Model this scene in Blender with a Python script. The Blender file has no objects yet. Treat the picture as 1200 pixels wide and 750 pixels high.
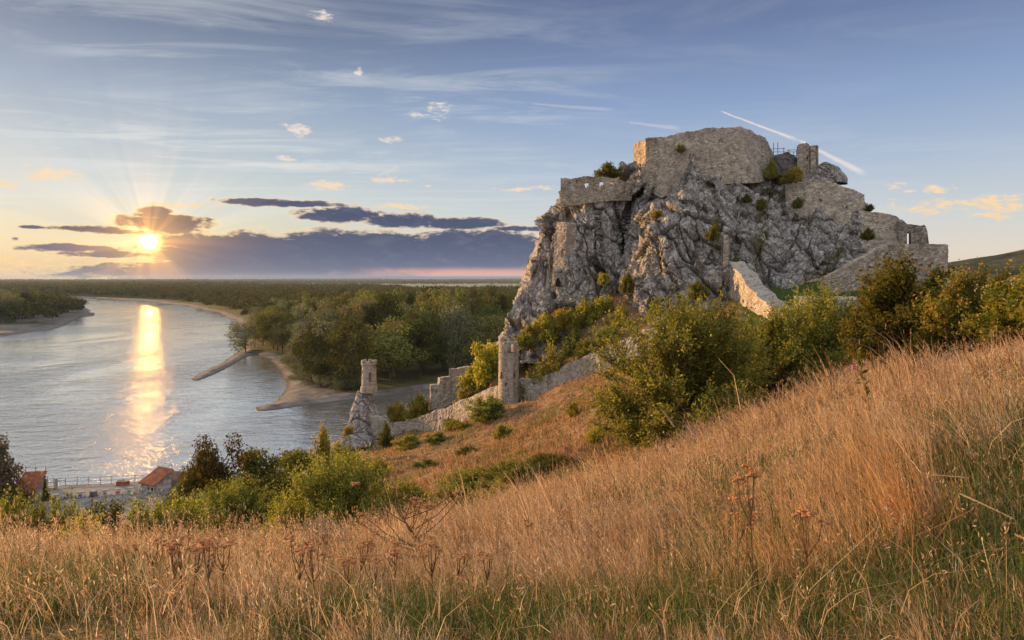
import bpy, math, random
import numpy as np
from mathutils import Vector
R = math.radians
sc = bpy.context.scene
COL = sc.collection
EYE = 42.0          # camera height over the river, metres
F = 780.0           # focal length in photo pixels (1200 wide)

# ------------------------------------------------------------------ camera, light, exposure
cam = bpy.data.cameras.new('camera'); cam_o = bpy.data.objects.new('camera', cam); COL.objects.link(cam_o)
cam.sensor_width = 36; cam.lens = 36 * F / 1200; cam.shift_y = -0.04
cam.clip_start = 0.1; cam.clip_end = 60000
cam_o.location = (0, 0, EYE); cam_o.rotation_euler = (R(90), 0, 0)
sc.camera = cam_o
sc.view_settings.view_transform = 'Standard'; sc.view_settings.look = 'None'
sc.view_settings.exposure = 1.06; sc.view_settings.gamma = 1.0; sc.view_settings.use_curve_mapping = False
EXPO = 1.0
cy = sc.cycles
cy.max_bounces = 5; cy.diffuse_bounces = 3; cy.glossy_bounces = 3; cy.transmission_bounces = 3
cy.transparent_max_bounces = 6; cy.volume_bounces = 0
cy.caustics_reflective = False; cy.caustics_refractive = False
cy.sample_clamp_indirect = 4.0

SUN_AZ = math.atan((175 - 600) / F)                       # negative: left of view
SUN_EL = math.atan((327 - 283) / F * math.cos(SUN_AZ))
sd = Vector((math.sin(SUN_AZ) * math.cos(SUN_EL), math.cos(SUN_AZ) * math.cos(SUN_EL), math.sin(SUN_EL)))   # where the cloud-veiled sun shows
LAMP_AZ, LAMP_EL = R(-54), R(4.6)      # the light falls from the left, as the lit faces of the crag and walls show
ld = Vector((math.sin(LAMP_AZ) * math.cos(LAMP_EL), math.cos(LAMP_AZ) * math.cos(LAMP_EL), math.sin(LAMP_EL)))
sun = bpy.data.lights.new('sun', 'SUN'); sun.energy = 5.0; sun.angle = R(0.55); sun.color = (1.0, 0.57, 0.23)
sun_o = bpy.data.objects.new('sun', sun); COL.objects.link(sun_o)
sun_o.rotation_euler = ld.to_track_quat('Z', 'Y').to_euler(); sun_o.location = (-200, 400, 120)

# ------------------------------------------------------------------ node mini language
def lin(r, g, b, k=1.0):
    f = lambda c: (c / 255 / 12.92 if c <= 10 else ((c / 255 + 0.055) / 1.055) ** 2.4) * k
    return (f(r), f(g), f(b), 1)
class NT:
    def __init__(s, nt): s.nt = nt; s.nt.nodes.clear()
    def node(s, t, **kw):
        n = s.nt.nodes.new(t)
        for k, v in kw.items(): setattr(n, k, v)
        return n
    def put(s, sock, v):
        if hasattr(v, 'is_output'): s.nt.links.new(v, sock)
        elif v is not None: sock.default_value = v
    def m(s, op, a, b=None, c=None, clamp=False):
        n = s.node('ShaderNodeMath', operation=op); n.use_clamp = clamp
        for i, v in enumerate((a, b, c)): s.put(n.inputs[i], v)
        return n.outputs[0]
    def v(s, op, a, b=None, c=None):
        n = s.node('ShaderNodeVectorMath', operation=op)
        for i, x in enumerate((a, b, c)):
            if x is not None: s.put(n.inputs[i], x)
        return n.outputs['Value'] if op in ('DOT_PRODUCT', 'LENGTH', 'DISTANCE') else n.outputs[0]
    def ss(s, x, a, b, lo=0.0, hi=1.0):
        n = s.node('ShaderNodeMapRange', interpolation_type='SMOOTHSTEP')
        for i, v in enumerate((x, a, b, lo, hi)): s.put(n.inputs[i], v)
        return n.outputs[0]
    def mix(s, f, a, b, mode='MIX'):
        n = s.node('ShaderNodeMix', data_type='RGBA', blend_type=mode)
        s.put(n.inputs[0], f); s.put(n.inputs[6], a); s.put(n.inputs[7], b)
        return n.outputs[2]
    def ramp(s, f, stops):
        n = s.node('ShaderNodeValToRGB'); e = n.color_ramp.elements
        while len(e) > 1: e.remove(e[-1])
        for i, (p, c) in enumerate(stops):
            el = e[0] if i == 0 else e.new(p)
            el.position = p; el.color = c if len(c) == 4 else (*c, 1)
        s.put(n.inputs[0], f); return n.outputs[0]
    def noise(s, vec, scale, detail=4, rough=0.55, dist=0.0):
        n = s.node('ShaderNodeTexNoise'); s.put(n.inputs['Vector'], vec)
        n.inputs['Scale'].default_value = scale; n.inputs['Detail'].default_value = detail
        n.inputs['Roughness'].default_value = rough; n.inputs['Distortion'].default_value = dist
        return n.outputs['Fac']
    def vor(s, vec, scale, feature='F1', out='Distance', rnd=1.0):
        n = s.node('ShaderNodeTexVoronoi', feature=feature); s.put(n.inputs['Vector'], vec)
        n.inputs['Scale'].default_value = scale; n.inputs['Randomness'].default_value = rnd
        return n.outputs[out]
    def pos(s): return s.node('ShaderNodeNewGeometry').outputs['Position']
    def bump(s, h, strength, dist=1.0, normal=None):
        n = s.node('ShaderNodeBump'); s.put(n.inputs['Height'], h)
        n.inputs['Strength'].default_value = strength; n.inputs['Distance'].default_value = dist
        if normal is not None: s.put(n.inputs['Normal'], normal)
        return n.outputs[0]
def mat(name):
    m = bpy.data.materials.new(name); m.use_nodes = True
    t = NT(m.node_tree); t.out = t.node('ShaderNodeOutputMaterial')
    return m, t
def pbsdf(t, color, rough=0.85, normal=None, spec=0.25, metal=0.0):
    b = t.node('ShaderNodeBsdfPrincipled')
    t.put(b.inputs['Base Color'], color); t.put(b.inputs['Roughness'], rough)
    b.inputs['Specular IOR Level'].default_value = spec; b.inputs['Metallic'].default_value = metal
    if normal is not None: t.put(b.inputs['Normal'], normal)
    t.nt.links.new(b.outputs[0], t.out.inputs[0]); return b
def sep(t, v):
    n = t.node('ShaderNodeSeparateXYZ'); t.put(n.inputs[0], v); return n.outputs
def comb(t, x, y, z=0.0):
    n = t.node('ShaderNodeCombineXYZ')
    for i, v in enumerate((x, y, z)): t.put(n.inputs[i], v)
    return n.outputs[0]
def pxaz(px, py=327):
    a = math.atan((px - 600) / F); return math.degrees(a), math.degrees(math.atan((327 - py) / F * math.cos(a)))

# ------------------------------------------------------------------ world: evening sky with clouds
world = bpy.data.worlds.new('World'); sc.world = world; world.use_nodes = True
def build_world():
    t = NT(world.node_tree); K = 10.0 / 2 ** EXPO
    L = lambda r, g, b, k=1.0: lin(r, g, b, K * k)
    out = t.node('ShaderNodeOutputWorld'); bg = t.node('ShaderNodeBackground')
    bg.inputs['Strength'].default_value = 0.1
    t.nt.links.new(bg.outputs[0], out.inputs[0])
    sky = t.node('ShaderNodeTexSky', sky_type='NISHITA'); sky.sun_disc = False
    sky.sun_elevation = LAMP_EL; sky.sun_rotation = LAMP_AZ; sky.altitude = 150; sky.dust_density = 2.0
    d = t.node('ShaderNodeTexCoord').outputs['Generated']
    x, y, z = sep(t, d)
    deg = 180 / math.pi
    az = t.m('MULTIPLY', t.m('ARCTAN2', x, y), deg)
    el = t.m('MULTIPLY', t.m('ARCSINE', z), deg)
    ae = comb(t, az, el, 0.0)
    h = t.m('DIVIDE', el, 90.0, clamp=True)
    P = lambda e: e / 90
    right = t.ramp(h, [(0, L(232, 208, 186)), (P(2), L(226, 214, 200)), (P(5), L(203, 209, 212)), (P(9), L(172, 188, 210)),
                       (P(14), L(139, 162, 199)), (P(20), L(106, 124, 164)), (P(25), L(88, 102, 140)), (P(45), L(110, 126, 165)), (1, L(130, 145, 178))])
    left = t.ramp(h, [(0, L(196, 178, 148)), (P(3), L(214, 206, 178)), (P(6), L(204, 211, 208)), (P(9), L(182, 196, 206)), (P(14), L(148, 166, 190)),
                      (P(20), L(100, 115, 145)), (P(25), L(82, 96, 128)), (P(45), L(125, 138, 165)), (1, L(130, 145, 178))])
    f = t.ss(az, -24.0, 12.0)
    base = t.mix(f, left, right)
    nish = t.v('MULTIPLY', sky.outputs[0], (1.1, 1.1, 1.1))
    base = t.mix(0.05, base, nish)
    # unseen sky behind and overhead: brightness added as fill light for the shaded faces
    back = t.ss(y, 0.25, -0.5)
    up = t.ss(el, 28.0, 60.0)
    sky_fill = t.m('MAXIMUM', back, up)
    base = t.mix(t.m('MULTIPLY', sky_fill, 0.85), base, L(212, 213, 219, 1.5))
    # cirrus veil, on a plane high above
    zz = t.m('MAXIMUM', z, 0.02)
    pl = comb(t, t.m('DIVIDE', x, zz), t.m('DIVIDE', y, zz), 0.0)
    rot = t.node('ShaderNodeMapping'); t.put(rot.inputs[0], pl)
    rot.inputs['Rotation'].default_value = (0, 0, R(-62)); rot.inputs['Scale'].default_value = (0.55, 1.35, 1)
    n1 = t.noise(rot.outputs[0], 1.2, 9, 0.68, 0.9)
    n2 = t.noise(pl, 0.45, 3, 0.5)
    cir = t.m('MULTIPLY', t.ss(n1, 0.42, 0.66), t.ss(n2, 0.30, 0.58))
    cir = t.m('MULTIPLY', cir, t.ss(az, 14.0, -22.0, 0.16, 1.0))
    cir = t.m('MULTIPLY', cir, t.ss(el, 1.5, 7.0))
    base = t.mix(t.m('MULTIPLY', cir, t.ss(el, 24.0, 12.0, 0.5, 0.85)), base, L(212, 217, 219))
    # sun glow behind the clouds
    cs = t.v('DOT_PRODUCT', d, tuple(sd)); ang = t.m('MULTIPLY', t.m('ARCCOSINE', t.m('MINIMUM', cs, 1.0)), deg)
    g1 = t.m('EXPONENT', t.m('MULTIPLY', ang, -1 / 1.35)); g2 = t.m('EXPONENT', t.m('MULTIPLY', ang, -1 / 5.5))
    phi = t.m('ARCTAN2', t.m('SUBTRACT', el, math.degrees(SUN_EL)), t.m('SUBTRACT', az, math.degrees(SUN_AZ)))
    ray = t.noise(comb(t, t.m('COSINE', phi), t.m('SINE', phi), 3.7), 4.2, 3, 0.6)
    rayk = t.ss(ray, 0.36, 0.66, 0.35, 1.65)
    warm = t.v('SCALE', L(255, 196, 96)[:3], None); warm.node.inputs['Scale'].default_value = 1.0
    def scaled(col, k):
        n = t.node('ShaderNodeVectorMath', operation='SCALE'); n.inputs[0].default_value = col[:3]; t.put(n.inputs['Scale'], k); return n.outputs[0]
    base = t.v('ADD', base, scaled(L(255, 205, 130), t.m('MULTIPLY', g2, t.m('MULTIPLY', rayk, 0.13))))
    # cumulus: soft ellipses in azimuth and elevation, broken up by noise
    npos = t.v('MULTIPLY', ae, (1.0, 2.6, 1.0))
    nz = t.m('SUBTRACT', t.noise(npos, 0.40, 6, 0.56, 0.5), 0.5)
    nzf = t.m('SUBTRACT', t.noise(npos, 1.5, 6, 0.65), 0.5)
    def field(blobs, k, kf):
        D = None
        for (px, py, w, hh, amp) in blobs:
            a, e = pxaz(px, py); a1, _ = pxaz(px + w / 2, py); _, e1 = pxaz(px, py - hh / 2)
            wa, we = a1 - a, e1 - e
            q = t.v('MULTIPLY_ADD', ae, (1 / wa, 1 / we, 0), (-a / wa, -e / we, 0))
            r2 = t.v('DOT_PRODUCT', q, q)
            val = t.m('MULTIPLY_ADD', r2, -amp, amp)
            D = val if D is None else t.m('MAXIMUM', D, val)
        D = t.m('MAXIMUM', D, -2.0)
        return t.m('ADD', D, t.m('ADD', t.m('MULTIPLY', nz, k), t.m('MULTIPLY', nzf, kf)))
    dark = field([(430, 302, 440, 70, 1.15), (560, 294, 240, 60, 1.0), (300, 296, 270, 52, 1.15), (200, 262, 130, 26, .8), (180, 250, 56, 20, .7),
                  (330, 238, 165, 11, .7), (400, 252, 130, 22, .8), (470, 258, 110, 22, .8), (540, 262, 130, 18, .8), (100, 268, 110, 9, .6), (80, 291, 130, 12, .7),
                  (130, 298, 160, 10, .7), (18, 280, 16, 6, .55), (40, 266, 40, 5, .5), (400, 320, 620, 34, 1.3), (230, 318, 260, 30, 1.0), (620, 300, 200, 40, .7), (150, 272, 100, 8, .6),
                  (610, 268, 120, 8, .6)], 1.6, 0.9)
    # lit puffs
    puffs = field([(514, 130, 36, 22, .55), (490, 134, 34, 9, .5), (350, 152, 30, 20, .55), (338, 148, 22, 8, .5), (378, 18, 34, 18, .6), (420, 83, 12, 12, .6), (60, 204, 85, 22, .6),
                   (30, 194, 14, 8, .5), (390, 217, 70, 12, .55), (5, 216, 40, 12, .5), (460, 164, 34, 8, .45), (336, 186, 24, 9, .45), (500, 217, 18, 6, .5), (210, 240, 150, 9, .55),
                   (470, 242, 70, 9, .5), (600, 222, 60, 6, .5), (644, 220, 40, 7, .5), (460, 210, 60, 10, .4), (1050, 217, 30, 10, .55), (1066, 224, 22, 6, .5), (1098, 222, 46, 12, .55),
                   (1090, 242, 130, 22, .5), (1165, 240, 100, 34, .55), (150, 310, 380, 20, .35)], 1.9, 2.6)
    pm = t.ss(puffs, 0.04, 0.85)
    litc = t.mix(t.ss(el, 3.0, 12.0), L(255, 214, 150), L(236, 222, 208))
    base = t.mix(t.m('MULTIPLY', pm, 0.9), base, litc)
    am = t.ss(dark, -0.12, 0.42)
    near = t.m('EXPONENT', t.m('MULTIPLY', ang, -1 / 9.0))
    rim = t.mix(near, L(238, 214, 190), L(255, 214, 128, 1.25))
    body = t.mix(t.ss(el, 0.3, 4.5), L(96, 107, 136), L(76, 86, 112))
    body = t.mix(t.m('MULTIPLY', t.m('ADD', nz, t.m('MULTIPLY', nzf, .5)), 0.7, clamp=True), body, L(160, 158, 172))
    body = t.mix(t.m('MULTIPLY', t.m('EXPONENT', t.m('MULTIPLY', ang, -1 / 3.2)), 0.8), body, L(205, 156, 108))
    cc = t.mix(t.ss(dark, 0.02, 0.5), rim, body)
    base = t.mix(am, base, cc)
    # pink strip under the bank, blue-grey band on the very horizon
    pk = t.m('MULTIPLY', t.ss(el, 0.15, 0.35), t.ss(el, 1.15, 0.55))
    pk = t.m('MULTIPLY', pk, t.ss(t.m('ADD', az, t.m('MULTIPLY', nz, 14.0)), -15.0, -5.0))
    base = t.mix(t.m('MULTIPLY', pk, 0.8), base, L(232, 172, 158))
    base = t.mix(t.m('MULTIPLY', t.ss(el, 0.22, 0.02), t.ss(az, -26.0, -14.0, 0.1, 0.8)), base, L(106, 124, 160))
    # contrails
    for (x0, y0, x1, y1, w, o) in [(842, 129, 940, 166, .10, .62), (934, 163, 1018, 206, .17, .6), (620, 121, 725, 129, .13, .2), (735, 143, 800, 151, .14, .25), (170, 182, 395, 196, .2, .22), (440, 207, 470, 195, .2, .2)]:
        A = Vector(pxaz(x0, y0)); B = Vector(pxaz(x1, y1)); Ln = (B - A).length; u = (B - A) / Ln; nn = Vector((-u.y, u.x))
        q = t.v('SUBTRACT', ae, (A.x, A.y, 0))
        s_ = t.v('DOT_PRODUCT', q, (u.x / Ln, u.y / Ln, 0))
        p_ = t.m('ADD', t.v('DOT_PRODUCT', q, (nn.x, nn.y, 0)), t.m('MULTIPLY', nzf, 0.22))
        wd = t.m('MULTIPLY', t.m('ADD', 0.55, s_), w)
        mk = t.m('MULTIPLY', t.ss(t.m('DIVIDE', t.m('ABSOLUTE', p_), wd), 1.25, 0.2), t.m('MULTIPLY', t.ss(s_, 0.0, 0.08), t.ss(s_, 1.0, 0.82)))
        base = t.mix(t.m('MULTIPLY', mk, o), base, L(244, 228, 216))
    # sun itself, veiled
    base = t.v('ADD', base, scaled(L(255, 190, 84), t.m('MULTIPLY', g1, 0.85)))
    base = t.v('ADD', base, scaled(L(255, 222, 150), t.m('ADD', t.m('MULTIPLY', t.ss(ang, 1.1, 0.05), 1.3), 0.0)))
    base = t.v('ADD', base, scaled(L(255, 178, 78), t.m('MULTIPLY', t.ss(ang, 0.62, 0.10), 125.0)))
    ray2 = t.ss(t.noise(comb(t, t.m('COSINE', phi), t.m('SINE', phi), 9.1), 3.1, 2, 0.5), 0.42, 0.66)
    base = t.v('ADD', base, scaled(L(255, 176, 84), t.m('MULTIPLY', t.m('EXPONENT', t.m('MULTIPLY', ang, -1 / 2.8)), t.m('MULTIPLY', ray2, 0.55))))
    # below the horizon
    base = t.mix(t.ss(el, -0.05, -1.5), base, L(96, 84, 70))
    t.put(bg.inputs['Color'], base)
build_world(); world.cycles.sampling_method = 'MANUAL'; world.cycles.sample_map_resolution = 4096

# ------------------------------------------------------------------ numpy helpers
def rng(seed): return np.random.default_rng(seed)
def P(px, py, d): return np.array(((px - 600) / F * d, d, EYE - (py - 327) / F * d))
def Pw(px, d): return np.array(((px - 600) / F * d, d))
def to_px(p): return 600 + p[..., 0] / p[..., 1] * F, 327 - (p[..., 2] - EYE) / p[..., 1] * F
def _h(i, j, k, s):
    with np.errstate(over='ignore'):
        n = (i.astype(np.uint32) * np.uint32(374761393) + j.astype(np.uint32) * np.uint32(668265263) + k.astype(np.uint32) * np.uint32(2147483647) + np.uint32((s * 974711 + 1013) & 0xffffffff))
        n = (n ^ (n >> np.uint32(13))) * np.uint32(1274126177); n = n ^ (n >> np.uint32(16)); n = n * np.uint32(2246822519); n = n ^ (n >> np.uint32(15))
    return n.astype(np.float64) / 4294967295.0
def vnoise(p, s=0):
    i = np.floor(p).astype(np.int64); f = p - i; f = f * f * (3 - 2 * f); r = 0
    for a in (0, 1):
        for b in (0, 1):
            for c in (0, 1):
                w = (f[:, 0] if a else 1 - f[:, 0]) * (f[:, 1] if b else 1 - f[:, 1]) * (f[:, 2] if c else 1 - f[:, 2])
                r = r + w * _h(i[:, 0] + a, i[:, 1] + b, i[:, 2] + c, s)
    return r * 2 - 1
def fbm(p, octv=4, s=0, g=0.5):
    r = 0; a = 1; tot = 0
    for o in range(octv): r = r + a * vnoise(p * 2 ** o + 17.3 * o, s + o); tot += a; a *= g
    return r / tot
def worley(p, s=0):
    """nearest and second distance, plus random offset and tilt of the nearest cell"""
    i0 = np.floor(p).astype(np.int64); n = len(p)
    f1 = np.full(n, 9.0); f2 = np.full(n, 9.0); off = np.zeros(n); tilt = np.zeros(n)
    for a in (-1, 0, 1):
        for b in (-1, 0, 1):
            for c in (-1, 0, 1):
                i, j, k = i0[:, 0] + a, i0[:, 1] + b, i0[:, 2] + c
                q = np.stack([i + _h(i, j, k, s), j + _h(i, j, k, s + 1), k + _h(i, j, k, s + 2)], 1)
                dv = p - q; dd = np.sqrt((dv ** 2).sum(1))
                m = dd < f1
                f2 = np.where(m, f1, np.minimum(f2, dd)); f1 = np.where(m, dd, f1)
                tl = dv[:, 0] * (_h(i, j, k, s + 4) - .5) + dv[:, 1] * (_h(i, j, k, s + 5) - .5) + dv[:, 2] * (_h(i, j, k, s + 6) - .5)
                off = np.where(m, _h(i, j, k, s + 3) - .5, off); tilt = np.where(m, tl, tilt)
    return f1, f2, off, tilt
def mesh_np(name, V, Fc, m=None, smooth=False, attrs=None):
    """V (n,3), Fc (k,3|4) -> mesh"""
    me = bpy.data.meshes.new(name); V = np.ascontiguousarray(V, dtype=np.float32); Fc = np.ascontiguousarray(Fc, dtype=np.int32)
    k, c = Fc.shape
    me.vertices.add(len(V)); me.vertices.foreach_set('co', V.ravel())
    me.loops.add(k * c); me.loops.foreach_set('vertex_index', Fc.ravel())
    me.polygons.add(k); me.polygons.foreach_set('loop_start', np.arange(0, k * c, c, dtype=np.int32))
    me.polygons.foreach_set('loop_total', np.full(k, c, dtype=np.int32))
    me.polygons.foreach_set('use_smooth', np.full(k, bool(smooth)))
    me.update(calc_edges=True); me.validate()
    for an, av in (attrs or {}).items():
        at = me.attributes.new(an, 'FLOAT', 'POINT'); at.data.foreach_set('value', np.ascontiguousarray(av, dtype=np.float32))
    if m: me.materials.append(m)
    return me
def link(name, me, parent=None, loc=None):
    o = bpy.data.objects.new(name, me); COL.objects.link(o)
    if parent is not None: o.parent = parent
    if loc is not None: o.location = loc
    return o
def tag(o, label, cat=None, group=None, kind=None):
    if label: o['label'] = label
    if cat: o['category'] = cat
    if group: o['group'] = group
    if kind: o['kind'] = kind
    return o
def empty(name, loc, label, cat, group=None, rz=0.0):
    o = bpy.data.objects.new(name, None); COL.objects.link(o); o.location = loc; o.rotation_euler = (0, 0, rz); o.empty_display_size = 0.3
    return tag(o, label, cat, group)
def copy_tree(o, parent=None):
    c = o.copy(); COL.objects.link(c)
    if parent is not None: c.parent = parent
    for ch in [q for q in COL.objects if q.parent == o]: copy_tree(ch, c)
    return c
def tubes(paths, radii, sides=5):
    """list of (k,3) polylines with (k,) radii -> one V,F"""
    Vs, Fs, n = [], [], 0
    for pts, rad in zip(paths, radii):
        pts = np.asarray(pts, float); k = len(pts); T = np.gradient(pts, axis=0); T /= np.linalg.norm(T, axis=1)[:, None] + 1e-9
        ref = np.array((0, 0, 1.0)) if abs(T[:, 2]).mean() < .9 else np.array((1.0, 0, 0))
        A = np.cross(T, ref); A /= np.linalg.norm(A, axis=1)[:, None] + 1e-9; B = np.cross(T, A)
        an = np.linspace(0, 2 * np.pi, sides, endpoint=False)
        ring = pts[:, None] + (A[:, None] * np.cos(an)[None, :, None] + B[:, None] * np.sin(an)[None, :, None]) * np.asarray(rad)[:, None, None]
        Vs.append(ring.reshape(-1, 3))
        i = np.arange(k - 1)[:, None] * sides + np.arange(sides)[None]; j = np.arange(k - 1)[:, None] * sides + (np.arange(sides)[None] + 1) % sides
        Fs.append(np.stack([i, j, j + sides, i + sides], -1).reshape(-1, 4) + n); n += k * sides
    return np.concatenate(Vs), np.concatenate(Fs)
def boxes(lst):
    """list of (cx,cy,cz,sx,sy,sz[,rz]) -> V,F"""
    Vs, Fs = [], []
    q = np.array([(-1, -1, -1), (1, -1, -1), (1, 1, -1), (-1, 1, -1), (-1, -1, 1), (1, -1, 1), (1, 1, 1), (-1, 1, 1)]) * .5
    ff = np.array([(3, 2, 1, 0), (4, 5, 6, 7), (0, 1, 5, 4), (1, 2, 6, 5), (2, 3, 7, 6), (3, 0, 4, 7)])
    for n, b in enumerate(lst):
        v = q * np.array(b[3:6])
        if len(b) > 6: c, s = math.cos(b[6]), math.sin(b[6]); v = np.stack([v[:, 0] * c - v[:, 1] * s, v[:, 0] * s + v[:, 1] * c, v[:, 2]], 1)
        Vs.append(v + np.array(b[:3])); Fs.append(ff + 8 * n)
    return np.concatenate(Vs), np.concatenate(Fs)
def in_poly(x, y, poly):
    r = np.zeros(x.shape, bool); n = len(poly)
    for i in range(n):
        x0, y0 = poly[i]; x1, y1 = poly[(i + 1) % n]
        if y0 == y1: continue
        c = ((y0 > y) != (y1 > y)) & (x < (x1 - x0) * (y - y0) / (y1 - y0) + x0); r ^= c
    return r
def seg_dist(x, y, poly, closed=True):
    best = np.full(x.shape, 1e18); n = len(poly)
    for i in range(n if closed else n - 1):
        ax, ay = poly[i]; bx, by = poly[(i + 1) % n]; dx, dy = bx - ax, by - ay; L2 = dx * dx + dy * dy + 1e-9
        tt = np.clip(((x - ax) * dx + (y - ay) * dy) / L2, 0, 1); best = np.minimum(best, (x - ax - tt * dx) ** 2 + (y - ay - tt * dy) ** 2)
    return np.sqrt(best)

# ------------------------------------------------------------------ terrain heights of the near hill
CP = [  # (photo x, photo y, distance) of points on the ground
 (0, 750, 3.4), (300, 750, 3.5), (600, 750, 3.3), (900, 745, 3.1), (1200, 745, 2.9), (1200, 640, 4.2), (0, 690, 6.5), (250, 695, 6.2), (600, 680, 6.6), (850, 640, 6.2),
 (1000, 585, 7.0), (1200, 510, 7.2), (0, 648, 13), (200, 655, 13), (400, 650, 13), (500, 628, 14), (600, 603, 16), (700, 562, 20), (800, 524, 21), (900, 482, 21), (950, 458, 21), (1100, 424, 21), (1200, 404, 21), (1320, 380, 21),
 (700, 590, 12), (900, 530, 13), (1100, 470, 13), (-200, 660, 12),
 (800, 530, 29), (920, 478, 33), (1050, 428, 28), (1150, 404, 28),
 (640, 548, 48), (640, 520, 65), (560, 560, 55), (500, 622, 38), (540, 600, 38), (450, 545, 105), (470, 580, 65), (405, 517, 165), (390, 545, 138), (596, 480, 123), (520, 510, 148), (660, 456, 116), (720, 428, 110), (760, 410, 106), (790, 397, 101),
 (700, 470, 72), (700, 525, 45), (640, 575, 32), (660, 490, 95), (600, 510, 95), (540, 530, 100), (480, 522, 135), (430, 522, 163),
 (800, 440, 65), (950, 405, 72), (880, 378, 93), (900, 352, 104), (960, 340, 108), (1000, 348, 102), (1110, 340, 104), (1200, 335, 90), (1150, 360, 60), (1300, 335, 90), (1250, 365, 50), (1020, 372, 70), (935, 382, 80), (890, 346, 110),
 (575, 465, 138), (565, 473, 142), (620, 440, 137), (600, 462, 138), (612, 481, 123), (640, 471, 118), (655, 463, 115), (625, 476, 120), (470, 515, 155), (485, 515, 152), (455, 518, 157), (500, 512, 149), (515, 509, 145), (440, 520, 161), (680, 405, 126), (750, 372, 119), (700, 360, 132), (590, 445, 140), (540, 470, 155), (560, 455, 150), (850, 356, 112), (800, 376, 114), (640, 418, 136), (500, 490, 158), (1000, 310, 122), (1060, 300, 125)]
CP = [tuple(P(*c)) for c in CP]
CP += [(0, -4, 41.6), (-20, -6, 41), (25, -5, 43.5), (0, -30, 46), (-50, -30, 42), (60, -30, 50), (60, 10, 43), (90, 40, 42), (140, 100, 42), (140, 0, 50), (-40, 0, 38.2), (-120, -20, 30), (-90, 20, 24),
  (-12, 25, 31), (-22, 25, 30), (-17, 34, 26), (-24, 34, 25.6), (-10, 40, 27), (-32, 60, 15), (-50, 60, 14.5), (-18, 60, 20), (-40, 85, 7), (-60, 80, 7), (-25, 85, 13), (-80, 70, 8), (-110, 60, 8), (-60, 100, 3.4), (-90, 100, 3.2), (-40, 110, 3.5), (-30, 105, 9), (-120, 100, 3.0),
  (-55, 128, -2), (-90, 132, -3), (-130, 130, -3), (-45, 125, 0.6), (-45, 150, -3), (-60, 170, -4), (-100, 180, -5), (-50, 195, -4), (-38, 185, -1.5), (-20, 190, -2), (-33, 178, 1), (-15, 176, 2), (0, 185, 0), (-40, 140, 1.0), (0, 210, -4), (-40, 230, -5), (-110, 240, -6), (60, 230, -3), (30, 200, 3), (120, 230, 20), (160, 180, 34), (200, 240, 20), (100, 160, 40), (60, 165, 38), (20, 160, 30), (80, 130, 41), (180, 60, 46), (-150, 40, 10), (-160, 240, -6), (220, -30, 56), (-160, -40, 30)]
CP = np.array(CP)
def _phi(r): return -np.sqrt(r * r + 4.0)
def _fit():
    n = len(CP); X = CP[:, :2] / 1.0
    A = np.zeros((n + 3, n + 3)); r = np.linalg.norm(X[:, None] - X[None], axis=2)
    A[:n, :n] = _phi(r); A[:n, :n] += np.eye(n) * -0.4; A[:n, n] = 1; A[:n, n + 1:] = X / 100; A[n, :n] = 1; A[n + 1:, :n] = X.T / 100
    return np.linalg.solve(A, np.concatenate([CP[:, 2], np.zeros(3)]))
_W = _fit()
def hz(x, y, rough=True):
    x = np.atleast_1d(np.asarray(x, float)); y = np.atleast_1d(np.asarray(y, float)); z = np.zeros(x.shape); n = len(CP)
    for a in range(0, len(x), 20000):
        q = np.stack([x[a:a + 20000], y[a:a + 20000]], 1); r = np.linalg.norm(q[:, None] - CP[None, :, :2], axis=2)
        z[a:a + 20000] = _phi(r) @ _W[:n] + _W[n] + q / 100 @ _W[n + 1:]
    if rough:
        dist = np.sqrt(x * x + y * y); am = np.clip(dist / 60, 0.06, 0.55)
        p3 = np.stack([x, y, 0 * x], 1)
        z = z + am * fbm(p3 * 0.22, 4, 5) + 0.35 * am * fbm(p3 * 1.3, 2, 9)
    return z
def ground(px, d):
    X, Y = Pw(px, d); return np.array((X, Y, hz(X, Y)[0]))

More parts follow.
